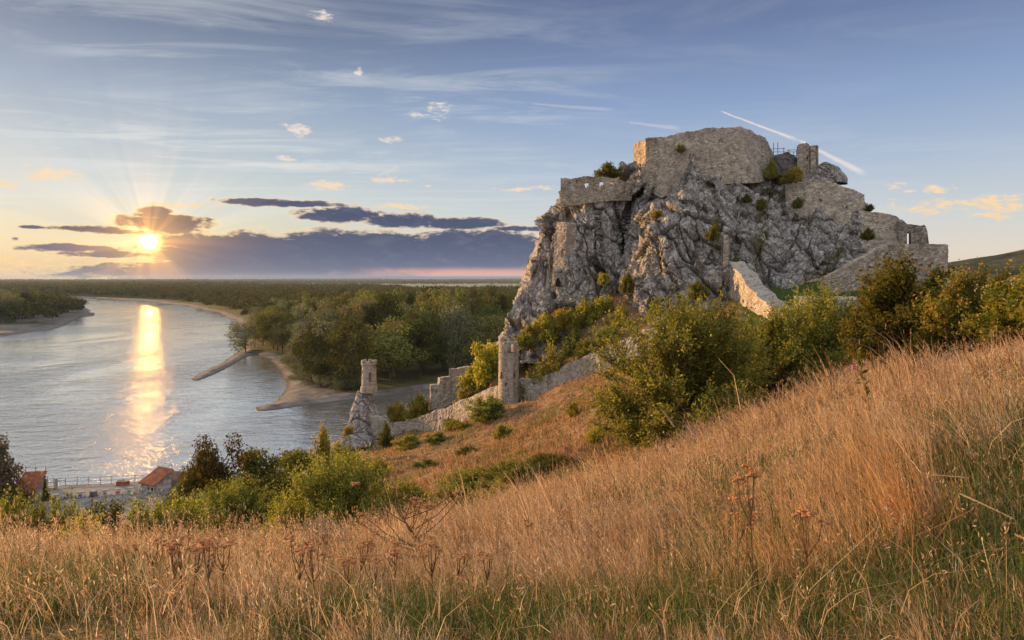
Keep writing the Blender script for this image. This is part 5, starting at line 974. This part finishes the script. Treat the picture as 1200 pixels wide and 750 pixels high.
hut_white(); hut_red(); hut_low()
def block(px, d, m, label, k):
    x, y = Pw(px, d); root = empty('mooring_block', (x, y, QZ), label, 'block', None, R(-8 + 17 * (k % 3)))
    V, q = boxes([(0, 0, .45, 1.0, .85, .9)]); V[4:8, :2] *= .82; link('body', mesh_np('body', V, q, M_WHT if k not in (1, 3) else m), root)
    link('base', mesh_np('base', *boxes([(0, .0, .06, 1.35, 1.1, .12)]), M_DGR if k < 4 else M_CONC), root); link('top_slab', mesh_np('top_slab', *boxes([(0, 0, .97, .98, .85, .13)]), M_CONC), root)
    squiggle('painted_mark', [(-.25, -.43, .3), (-.15, -.41, .6), (.15, -.41, .62), (.2, -.43, .35), (0, -.43, .3)], .12, m, root)
for k, (px, d, m, lb) in enumerate([(65, 116, M_RED, 'white painted block with a red mark, leftmost of the quay row'), (79.5, 117, M_BLU, 'plain blue painted block on the quay'), (94.5, 117.5, M_DGR, 'white block with a dark square mark on the quay'), (109.5, 118, M_DGR, 'dark grey tilted looking block, fourth of the quay row'), (124.5, 118.6, M_CONC, 'white block with a faint grey mark on the quay'), (138.5, 119.2, M_RED, 'white block with a red mark near the row right end'), (153, 119.8, M_GRN, 'white block with a green mark on the quay'), (166.5, 121.2, M_BLU, 'white block tight against the white hut wall')]):
    block(px, d, m, lb, k)
for px, lb in ((60, 'small pair of gate posts near the red roofed hut'),):
    x, y = Pw(px, 122); root = empty('gate_posts', (x, y, QZ), lb, 'gate'); link('post', mesh_np('post', *boxes([(-.9, 0, 1.0, .35, .35, 2.0)]), M_CONC), root); link('post', mesh_np('post', *boxes([(.9, 0, 1.0, .35, .35, 2.0)]), M_CONC), root); link('step', mesh_np('step', *boxes([(0, -.1, .2, 1.4, .6, .4)]), M_CONC), root)
x, y = Pw(144, 124.5); root = empty('red_box', (x, y, QZ), 'low rusty box at the river edge of the quay', 'box'); link('body', mesh_np('body', *boxes([(0, 0, .35, 2.0, .9, .7)]), M_TILE), root); link('lid', mesh_np('lid', *boxes([(0, 0, .74, 2.15, 1.05, .09)]), M_BROWNR), root)

# ------------------------------------------------------------------ grasses
def grass_mat(name, stops, trans=.4, lowc=None):
    m, t = mat(name); g = t.node('ShaderNodeNewGeometry'); p = t.pos(); c = t.ramp(g.outputs['Random Per Island'], stops)
    k = t.noise(p, 1.5, 4, .65); c = t.mix(t.ss(k, .52, .70, 0, .5), c, (0.70, 0.57, 0.43, 1)) if trans < .42 else c; c = t.mix(t.ss(k, .48, .30, 0, .75), c, (0.15, 0.085, 0.05, 1)) if trans < .42 else c
    n = t.noise(p, .35, 4, .6); c = c if trans > .42 else t.mix(t.ss(n, .44, .66, 0, .28), c, (0.42, 0.23, 0.12, 1))
    df = t.node('ShaderNodeBsdfDiffuse'); tr = t.node('ShaderNodeBsdfTranslucent'); t.put(df.inputs[0], c); t.put(tr.inputs[0], c); mx = t.node('ShaderNodeMixShader'); mx.inputs[0].default_value = trans
    t.nt.links.new(df.outputs[0], mx.inputs[1]); t.nt.links.new(tr.outputs[0], mx.inputs[2]); t.nt.links.new(mx.outputs[0], t.out.inputs[0]); return m
G_DRY = grass_mat('dry_grass', [(0, (.08, .058, .03)), (.22, (.26, .15, .075)), (.5, (.46, .30, .165)), (.8, (.65, .475, .30)), (.93, (.76, .63, .46)), (1, (.22, .20, .08))])
G_GREEN = grass_mat('green_grass', [(0, (.020, .042, .012)), (.5, (.06, .10, .028)), (.8, (.13, .16, .045)), (1, (.34, .28, .11))], .45)
G_SLOPE = grass_mat('slope_grass', [(0, (.10, .055, .03)), (.45, (.29, .15, .07)), (.72, (.42, .25, .13)), (.82, (.12, .12, .035)), (1, (.09, .10, .03))])
def blades(x, y, z, h, w, lean, azl, g, segs=3, curl=.6, flat=False):
    """bent strips: root, height, width, lean fraction, lean azimuth"""
    n = len(x); t = np.linspace(0, 1, segs + 1); dx, dy = np.cos(azl), np.sin(azl)
    hor = lean[:, None] * h[:, None] * (t ** (1 + curl))[None]; ver = h[:, None] * (t[None] * np.sqrt(np.maximum(.05, 1 - (lean[:, None] * .8) ** 2)) ) - (lean * h * .35)[:, None] * t[None] ** 3
    C = np.stack([x[:, None] + dx[:, None] * hor, y[:, None] + dy[:, None] * hor, z[:, None] + ver], -1)
    fa = g.random(n) * np.pi * 2; side = np.stack([np.cos(fa), np.sin(fa), 0 * fa], 1); wd = w[:, None] * np.array([1, .85, .55, .12, .08, .05][:segs + 1] if segs == 3 else np.linspace(1, .1, segs + 1))[None] * .5
    V = np.stack([C - side[:, None] * wd[..., None], C + side[:, None] * wd[..., None]], 2).reshape(n, -1, 3)
    i = np.arange(n)[:, None] * 2 * (segs + 1) + 2 * np.arange(segs)[None]; Fc = np.stack([i, i + 1, i + 3, i + 2], -1).reshape(-1, 4)
    return V.reshape(-1, 3), Fc, C[:, -1]
def scatter(n, d0, d1, g, pw=1.0, margin=.08):
    """area-uniform points in the wedge the photo sees, biased to nearer ground"""
    u = g.random(n); d = (d0 ** (2 - pw) + u * (d1 ** (2 - pw) - d0 ** (2 - pw))) ** (1 / (2 - pw)) if pw != 2 else d0 * (d1 / d0) ** u
    s = (g.random(n) * 2 - 1) * (.77 + margin); return s * d, d
GREEN_SPOTS = [(650, 735, 3.6, 1.0), (760, 730, 3.6, .9), (540, 740, 3.5, .8), (820, 690, 4.4, .6), (1160, 640, 4.4, 1.0), (1120, 720, 3.4, 1.1), (1190, 560, 5.6, 1.0), (1120, 560, 6.0, .8), (1150, 500, 8.0, 1.0), (90, 720, 4.4, .6), (70, 700, 5.0, .5), (900, 740, 3.3, .5), (1000, 690, 4.0, .4), (890, 620, 5.8, .7)]
GREEN_SPOTS += [(480, 740, 3.7, .7), (700, 700, 4.3, .7), (590, 715, 4.0, .7), (1200, 690, 3.6, 1.2), (1180, 600, 5.0, 1.1), (840, 740, 3.4, .7)]
GS = [(*ground(a, d)[:2], r) for a, b, d, r in GREEN_SPOTS]
def greenness(x, y):
    v = np.zeros(len(x))
    for gx, gy, r in GS: v = np.maximum(v, 1 - np.hypot(x - gx, (y - gy)) / r * .62)
    return np.clip(v * 1.6 + .35 * fbm(np.stack([x, y, 0 * x], 1) * 1.4, 3, 61), 0, 1)
def make_grass():
    g = rng(5); parts = []; green = []
    for n, d0, d1, pw_, sc_ in ((105000, 2.2, 9, 1.2, 1.0), (125000, 8.5, 27, 1.2, 1.0), (50000, 26, 60, 1.3, .8)):
        x, y = scatter(n, d0, d1, g, pw_); dist = np.hypot(x, y); gr = greenness(x, y); clump = fbm(np.stack([x, y, 0 * x], 1) * 1.1, 3, 71)
        keep = (g.random(n) > gr * .93) & (g.random(n) < .55 + 1.7 * clump); x, y, dist, clump = x[keep], y[keep], dist[keep], clump[keep]; n = len(x); z = hz(x, y) - .03
        h = (.20 + .40 * g.random(n) ** 1.8) * (1 + .7 * clump) * sc_; c2 = fbm(np.stack([x, y, 0 * x], 1) * .33, 3, 75); h *= np.clip((dist - 1.2) / 5, .25, 1.0) * np.where(x < 0, .80, 1.0) * np.clip(1 + 1.1 * c2, .45, 1.6)
        px = 600 + x / y * F; right = np.clip((px - 500) / 500, 0, 1)
        az = np.pi + g.normal(size=n) * 1.3 + 1.2 * fbm(np.stack([x, y, 0 * x], 1) * .6, 2, 81); lean = np.clip(.42 + .2 * right + .36 * g.normal(size=n), .02, 1.15)
        w = np.maximum(.0036, .00095 * dist) * (.7 + .6 * g.random(n)); # most blades belong to tussocks and fan out of them
        cell = .46 + .0 * x; ci, cj = np.floor(x / cell).astype(int), np.floor(y / cell).astype(int); zz = np.zeros(n, int); cx = (ci + .2 + .6 * _h(ci, cj, zz, 1)) * cell; cyy = (cj + .2 + .6 * _h(ci, cj, zz, 2)) * cell; ch = .55 + .95 * _h(ci, cj, zz, 3)
        tk = g.random(n) < .62; ra = g.random(n) * 6.283; rr = .14 * g.random(n) ** .8; x = np.where(tk, cx + rr * np.cos(ra), x); y = np.where(tk, cyy + rr * np.sin(ra), y); z = hz(x, y) - .03
        taz = np.arctan2(np.sin(ra) * rr - .0, np.cos(ra) * rr - .07); az = np.where(tk, taz + .35 * g.normal(size=n), az); lean = np.where(tk, np.clip(.15 + 4.2 * rr + .3 * (g.random(n) - .4), .03, 1.15), lean); h = np.where(tk, h * ch * 1.12, h * .8)
        fl = np.clip(3.2 * fbm(np.stack([x, y, 0 * x], 1) * .55 + 9, 3, 97) - .35, 0, 1); faz = 3.0 + 2.2 * fbm(np.stack([x, y, 0 * x], 1) * .25, 2, 98); lean = lean * (1 - fl) + fl * (1.05 + .15 * g.normal(size=n)); az = np.where(g.random(n) < fl, faz + .4 * g.normal(size=n), az)
        V, Fc, tip = blades(x, y, z, h, w, lean, az, g, 4 if d1 < 10 else 3, .9); parts.append((V, Fc))
        # feathery seed heads on part of the stems
        k = np.nonzero(g.random(n) < (.30 if d1 < 10 else .24))[0]; m = 5; tx = np.repeat(tip[k], m, 0); nn = len(tx); az2 = np.repeat(az[k], m) + g.normal(size=nn) * .7
        V, Fc, _ = blades(tx[:, 0] - .02 * np.cos(az2), tx[:, 1], tx[:, 2] - np.tile(np.linspace(.0, .09, m), len(k)), .05 + .06 * g.random(nn), np.repeat(np.maximum(.0028, .00065 * dist[k]), m), np.clip(.5 + .3 * g.normal(size=nn), .1, .95), az2, g, 2); parts.append((V, Fc))
    # scattered tall stems with loose seed heads
    x, y = scatter(7500, 2.8, 30, g, 1.25); kk = g.random(len(x)) > greenness(x, y) * .7; x, y = x[kk], y[kk]; n = len(x); z = hz(x, y) - .03; dist = np.hypot(x, y); az = np.pi + g.normal(size=n) * .9; h = (.42 + .42 * g.random(n)) * np.clip((dist - .5) / 5, .45, 1)
    V, Fc, tip = blades(x, y, z, h, np.maximum(.003, .0007 * dist), np.clip(.3 + .25 * g.normal(size=n), .02, .9), az, g, 4, .8); parts.append((V, Fc)); m = 11; tx = np.repeat(tip, m, 0); nn = len(tx); u = np.tile(np.linspace(0, 1, m), n); hl = np.repeat(.07 + .08 * g.random(n), m)
    pos = tx + np.stack([-.35 * u * hl * np.cos(np.repeat(az, m)), -.35 * u * hl * np.sin(np.repeat(az, m)), -u * hl], 1) + g.normal(size=(nn, 3)) * (.006 + .010 * u[:, None]); parts.append(leaf_quads(pos, np.array((0, 0, 1.0)) + .6 * g.normal(size=(nn, 3)), .022 + .012 * g.random(nn), np.maximum(.006, .0009 * np.repeat(dist, m)), g))
    # lying straw in the foreground
    x, y = scatter(5200, 2.4, 16, g, 1.4); kk = g.random(len(x)) > greenness(x, y) * .8; x, y = x[kk], y[kk]; n = len(x); z = hz(x, y) + .06 + .16 * g.random(n); V, Fc, _ = blades(x, y, z, .25 + .45 * g.random(n), np.maximum(.0035, .0008 * y), .7 + .5 * g.random(n), g.random(n) * 6.28, g, 4, .9); parts.append((V, Fc))
    V, Fc = merge(parts); tag(link('dry_grass', mesh_np('dry_grass', V, Fc, G_DRY, True)), 'tall dry straw coloured grass covering the foreground hill', None, None, 'stuff')
    for n, d0, d1, pw_ in ((120000, 2.2, 14, 1.2),):
        x, y = scatter(n, d0, d1, g, pw_); gr = greenness(x, y); keep = g.random(n) < np.clip(gr * 1.2, .16, 1); x, y = x[keep], y[keep]; n = len(x); dist = np.hypot(x, y); z = hz(x, y) - .03
        V, Fc, _ = blades(x, y, z, (.14 + .42 * g.random(n) ** 1.5) * np.clip((dist - .8) / 4, .4, 1), np.maximum(.006, .0013 * dist) * (.7 + .7 * g.random(n)), np.clip(.75 + .35 * g.normal(size=n), .1, 1.3), g.random(n) * 6.28, g, 4, 1.2); green.append((V, Fc))
    V, Fc = merge(green); tag(link('green_grass', mesh_np('green_grass', V, Fc, G_GREEN, True)), 'green grass patches among the dry foreground grass', None, None, 'stuff')
    x, y = scatter(190000, 24, 172, g, 1.55, -.05); x = x; px = 600 + x / y * F; z = hz(x, y); py = 327 - (z - EYE) / y * F
    keep = (z > 1.5) & (px > 330) & (px < 1250) & (g.random(len(x)) < .75 + .9 * fbm(np.stack([x, y, 0 * x], 1) * .16, 3, 91)) & ~((px > 868) & (px < 1012) & (y > 86)) ; x, y, z = x[keep], y[keep], z[keep]; n = len(x)
    V, Fc, _ = blades(x, y, z - .05, (.22 + .75 * g.random(n) ** 2.5), .0014 * y * (.7 + .8 * g.random(n)) + .02, np.clip(.4 + .3 * g.normal(size=n), .05, .95), np.pi + g.normal(size=n) * 1.0, g, 2)
    tag(link('slope_grass', mesh_np('slope_grass', V, Fc, G_SLOPE, True)), 'short orange brown grass on the slope below the castle', None, None, 'stuff')
make_grass()

# ------------------------------------------------------------------ single plants of the foreground
M_STALK = flat_mat('brown_stalk', (.16, .085, .045), .9, .3, 20); M_HEAD = flat_mat('dried_flower_heads', (.42, .19, .075), .95, .35, 60); M_STRAW = flat_mat('straw', (.62, .42, .22), .8, .2, 30); M_ORANGE = grass_mat('orange_grass', [(0, (.26, .13, .05)), (.4, (.48, .25, .10)), (.8, (.62, .40, .19)), (1, (.72, .55, .34))])
def head_vf(c, r, g):
    """flat-topped cluster: a spray of small lumpy buttons"""
    parts = []
    for k in range(9):
        a = g.random() * 6.28; q = r * math.sqrt(g.random()); b = r * (.30 + .16 * g.random()); V, Fc = lathe_vf([(b * .3, -b * .55), (b, -.1 * b), (b * .85, .3 * b), (b * .2, .48 * b)], 7, int(g.integers(1, 99)), .3)
        parts.append((V + np.array(c) + np.array((q * math.cos(a), q * math.sin(a), r * .22 * g.normal())), Fc))
    return merge(parts)
def yarrow_mesh(seed, h, nh=4, spread=.12, r=.045):
    g = rng(seed); paths = [np.array([(0, 0, -.05), (.01, .01, h * .4), (.015 * g.normal(), .02, h * .75)])]; rads = [np.array((.0062, .005, .004))]; heads = []
    for k in range(nh):
        a = g.random() * 6.28; s = spread * (.25 + .75 * g.random()); st = paths[0][1] * (1 - (.2 + .7 * g.random())) + paths[0][2] * .8 * 1; st = paths[0][2] * (.72 + .28 * g.random()); e = np.array((st[0] + s * math.cos(a), st[1] + s * math.sin(a), h * (.90 + .12 * g.random())))
        paths.append(np.stack([st, (st + e) / 2 + np.array((s * .25 * math.cos(a), s * .25 * math.sin(a), -.01)), e])); rads.append(np.array((.005, .004, .0035))); heads.append(head_vf(e, r * (.7 + .6 * g.random()), g))
    return mesh_np('flower_stem', *tubes(paths, rads, 5), M_STALK), [mesh_np('flower_head', *q, M_HEAD) for q in heads]
YM = [yarrow_mesh(300 + k, 1.0, 5 + k % 3) for k in range(5)]
def yarrow(px, d, top, label, k, group=None, tilt=0.0):
    X, Y = Pw(px, d); z = hz(X, Y)[0] - .05; h = EYE - (top - 327) / F * d - z; h = max(h, .34); s, hs = YM[k % 5]
    o = empty('dried_yarrow', (X, Y, z), label, 'dried flower', group, (px * .77) % 6.28); o.scale = (.62, .62, h); o.rotation_euler[1] = tilt
    link('flower_stem', s, o)
    for q in hs: c = link('flower_head', q, o)
YL = [(181, 5.2, 634, 'single dried brown flower stalk, far left of the stalk row'), (205, 4.9, 638, 'dried flower stalk with a low second head, left of the dense pair'), (214, 4.8, 633, 'taller of the close pair of dried flower stalks at left'), (226, 4.7, 641, 'shorter of the close pair of dried flower stalks at left'), (247, 4.5, 632, 'tallest dried stalk with a broad rust head at lower left'), (262, 4.9, 637, 'dried stalk leaning right of the broad rust head'), (349, 4.7, 632, 'dried flower stalk with three tiers of rust heads'), (369, 4.5, 640, 'dark dried stalk right of the three tiered one'), (421, 5.0, 632, 'tall dried stalk in the middle of the lower left grass'), (410, 5.2, 655, 'low dried flower stalk beside the middle tall one'), (438, 4.9, 654, 'dried flower stalk at the right of the middle group'), (462, 5.6, 640, 'thin dried stalk right of the middle group'),
      (505, 5.5, 640, 'dried flower stalk below the wispy bush, left one'), (535, 5.2, 646, 'dried flower stalk below the wispy bush, middle one'), (572, 5.4, 650, 'dried flower stalk below the wispy bush, right one'), (866, 5.0, 585, 'rust flower stalk left of the orange grass tuft'), (876, 5.4, 604, 'shorter rust flower stalk beside the one left of the tuft'), (948, 4.4, 598, 'flower stalk with rust heads in front of the orange tuft'), (880, 4.6, 530 + 20, 'tall pale dried flower stalk at right of centre'), (620, 7.5, 612, 'dried flower stalk on the grass edge at centre'), (662, 8.0, 598, 'dried flower stalk on the grass edge right of centre'), (150, 6.0, 640, 'small dried stalk half hidden in grass at far left')]
for k, (px, d, top, lb) in enumerate(YL): yarrow(px, d if d > 7 else d * .80, top, lb, k)
# the branching seed plant against the bushes
def branching(px, d, top, label):
    X, Y = Pw(px, d); z = hz(X, Y)[0] - .05; h = EYE - (top - 327) / F * d - z; g = rng(420); o = empty('branching_yarrow', (X, Y, z), label, 'dried flower')
    paths = [np.array([(0.25, 0, 0), (.12, 0, h * .45), (-.12, 0, h * .72)])]; rads = [np.array((.014, .011, .008))]; heads = []
    for k in range(16):
        u = .35 + .65 * g.random(); st = bez(paths[0][0], paths[0][1], paths[0][2], u); a = g.random() * 6.28; s = .18 + .38 * g.random(); e = st + np.array((s * math.cos(a) * 1.3 - .1, s * math.sin(a) * .6, h * (.16 + .26 * g.random()))); e[2] = min(e[2], h)
        paths.append(np.stack([st, st * .45 + e * .55 + np.array((0, 0, -.05)), e])); rads.append(np.array((.006, .005, .004))); heads.append(head_vf(e, .032 + .03 * g.random(), g))
    link('flower_stem', mesh_np('branching_stem', *tubes(paths, rads, 5), M_STALK), o)
    for q in heads: link('flower_head', mesh_np('flower_head', *q, M_HEAD), o)
branching(478, 7.2, 560, 'large branching dried plant with many pale rust heads')
# thistle, weeds and straws
def stalk(name, pts, r, m, label, cat='stalk'):
    p0 = np.array(pts[0]); o = link(name, mesh_np(name, *tubes([np.array(pts) - p0], [np.linspace(r * .62, r * .3, len(pts))], 5), m), None, tuple(p0)); return tag(o, label, cat)
def thistle():
    d = 9.0; b = ground(1024, d); o = empty('thistle', tuple(b), 'tall thistle with one pink flower on the grass ridge', 'thistle'); b = np.array(b); top = P(1003, 404, d) - b; g = rng(8)
    pts = [np.zeros(3), top * .5 + np.array((.02, 0, 0)), top]; link('stem', mesh_np('stem', *tubes([pts], [[.011, .008, .004]], 5), M_STALK), o)
    V, q = leaf_quads(np.array([top * u for u in np.linspace(.35, .98, 34)]), unit(g.normal(size=(34, 3)) + np.array((0, 0, .6))), .12, .045, g); link('leaves', mesh_np('leaves', V, q, L_DEEP), o)
    f = P(1000, 431, d) - b; link('side_stem', mesh_np('side_stem', *tubes([[top * .72, f]], [[.006, .004]], 5), M_STALK), o)
    link('flower', mesh_np('flower', *[a for a in (lathe_vf([(.005, -.025), (.018, -.01), (.016, .008), (.026, .03), (.014, .038)], 12, 4, .3)[0] + f, lathe_vf([(.005, -.025), (.018, -.01), (.016, .008), (.026, .03), (.014, .038)], 12, 4, .3)[1])], flat_mat('pink_flower', (.50, .12, .32), .8)), o)
thistle()
def S3(*a): return [P(*q) for q in a]
for pts, r, m, lb in [(S3((1124, 578, 4.2), (1155, 592, 4.1), (1188, 608, 4.0)), .010, M_STRAW, 'thick pale straw lying diagonally over the dark grass at right'), (S3((1090, 640, 4.3), (1112, 612, 4.3), (1124, 578, 4.3)), .007, M_ORANGE, 'broken orange stalk meeting the pale straw end'), (S3((1072, 628, 4.2), (1110, 612, 4.2), (1140, 597, 4.3)), .007, M_ORANGE, 'orange straw crossing the broken stalk'), (S3((1189, 626, 3.9), (1215, 638, 3.8)), .012, M_STRAW, 'short thick straw cut by the right edge'),
     (S3((915, 770, 3.1), (950, 690, 3.5), (1028, 617, 4.2)), .005, M_STRAW, 'long thin straw rising right from the bottom edge'), (S3((960, 790, 3.0), (1000, 700, 3.5), (1030, 616, 4.4)), .005, M_STRAW, 'second long thin straw meeting the first at its tip'), (S3((1040, 726, 3.5), (1085, 725, 3.5), (1130, 726, 3.5)), .005, M_STRAW, 'level straw lying across the lower right grass'), (S3((1010, 780, 3.2), (1075, 680, 3.9), (1080, 650, 4.2)), .006, M_ORANGE, 'upright orange straw near the bottom right'),
     (S3((1090, 740, 3.3), (1130, 715, 3.4), (1190, 658, 4.0)), .005, M_STRAW, 'thin straw slanting to the lower right corner'), (S3((1168, 474, 9.5), (1140, 430, 9.5), (1116, 390, 9.5)), .014, M_STALK, 'dark weed stalk leaning left on the right grass ridge'), (S3((868, 480, 13), (860, 440, 13), (842, 420, 13)), .014, M_STRAW, 'bent pale grass stem in front of the dark bush'), (S3((1172, 740, 3.2), (1165, 690, 3.4), (1150, 630, 3.9)), .006, M_STRAW, 'steep straw in the dark lower right corner'), (S3((790, 500, 20), (782, 488, 20), (775, 480, 20)), .05, M_TWIG, 'pale dead branch poking from the foot of the biggest bush'), (S3((1135, 560, 5.0), (1080, 555, 5.2), (1040, 503, 6.2)), .005, M_STRAW, 'long straw beside the orange tuft upper end')]:
    stalk('dry_stalk', pts, r, m, lb)
def tuft(px, d, n, hgt, rad, lean, m, label, seed):
    c = ground(px, d); g = rng(seed); x = g.normal(size=n) * rad; y = g.normal(size=n) * rad * .8; z = hz(x + c[0], y + c[1]) - c[2] - .02
    h = hgt * (.6 + .5 * g.random(n)); V, Fc, tip = blades(x, y, z, h, np.full(n, .0055), np.clip(lean + .20 * g.normal(size=n), .05, .95), np.pi + .45 * g.normal(size=n), g, 4, .15)
    k = np.nonzero(g.random(n) < .5)[0]; t_ = np.repeat(tip[k], 5, 0); nn = len(t_); V2, F2, _ = blades(t_[:, 0], t_[:, 1], t_[:, 2] - np.tile(np.linspace(0, .12, 5), len(k)), .06 + .05 * g.random(nn), np.full(nn, .004), np.clip(.5 + .2 * g.normal(size=nn), .1, .9), np.pi + g.normal(size=nn) * .6, g, 2)
    tag(link('grass_tuft', mesh_np('grass_tuft', *merge([(V, Fc), (V2, F2)]), m, True), None, tuple(c)), label, 'grass tuft')
tuft(1084, 4.9, 380, 1.28, .13, .50, M_ORANGE, 'tall glowing orange grass tuft leaning left at lower right', 1)
tuft(1010, 4.4, 130, .9, .16, .42, M_ORANGE, 'orange grass tuft left of the tall glowing one', 2)
tuft(930, 4.6, 110, .8, .18, .42, M_ORANGE, 'rust grass tuft at the bottom, left of the orange tufts', 3)
for k, (a, b, c, lb) in enumerate([(985, 6.6, .8, 'straw tuft left behind the tall orange tuft'), (760, 7.2, .7, 'straw tuft on the slope below the biggest bush'), (1130, 9.0, .9, 'straw tuft on the ridge below the dark broad leaved bush'), (690, 5.4, .6, 'straw tuft above the green patch at bottom centre'), (1170, 6.8, .8, 'straw tuft at the edge of the dark green patch, far right')]): tuft(a, b, 150, c, .16, .45, G_DRY, lb, 10 + k)
tuft(872, 18, 60, 1.3, .3, .35, G_DRY, 'pale feather grass clump before the shaded bush', 4)
def dead_brush(px, d, top, rx, label, seed):
    X, Y = Pw(px, d); z = hz(X, Y)[0] - .05; h = EYE - (top - 327) / F * d - z; g = rng(seed); paths, rads = [], []
    for k in range(46):
        th = g.random() * 6.28; e = R(25 + 60 * g.random()); end = np.array((rx * math.cos(e) * math.cos(th), rx * math.cos(e) * math.sin(th), h * math.sin(e))); paths.append(bez(np.zeros(3), end * .5 + g.normal(size=3) * .08, end, np.linspace(0, 1, 5))); rads.append(np.linspace(.012, .005, 5))
        for q in range(3): s = bez(np.zeros(3), end * .5, end, .4 + .5 * g.random()); paths.append(np.stack([s, s + unit(g.normal(size=3) + np.array((0, 0, .6))) * .22])); rads.append(np.array((.007, .004)))
    tag(link('dead_brush', mesh_np('dead_brush', *tubes(paths, rads, 4), M_TWIG), None, (X, Y, z)), label, 'dead brush')
dead_brush(375, 10.5, 606, .55, 'grey leafless twiggy brush under the large wispy bush', 3)
dead_brush(815, 20, 498, .9, 'leafless twigs at the foot of the biggest bush', 4)

# ------------------------------------------------------------------ evening haze
def haze():
    m = bpy.data.materials.new('haze'); m.use_nodes = True; t = NT(m.node_tree); out = t.node('ShaderNodeOutputMaterial'); v = t.node('ShaderNodeVolumePrincipled')
    v.inputs['Color'].default_value = (.62, .80, 1.0, 1); v.inputs['Density'].default_value = 3.2e-5; v.inputs['Anisotropy'].default_value = 0.0; t.nt.links.new(v.outputs[0], out.inputs['Volume'])
    V, q = boxes([(0, 6500, 48, 30000, 15000, 130)]); o = link('haze', mesh_np('haze', V, q, m)); o['kind'] = 'stuff'; o['label'] = 'thin evening haze over the river plain'
haze()
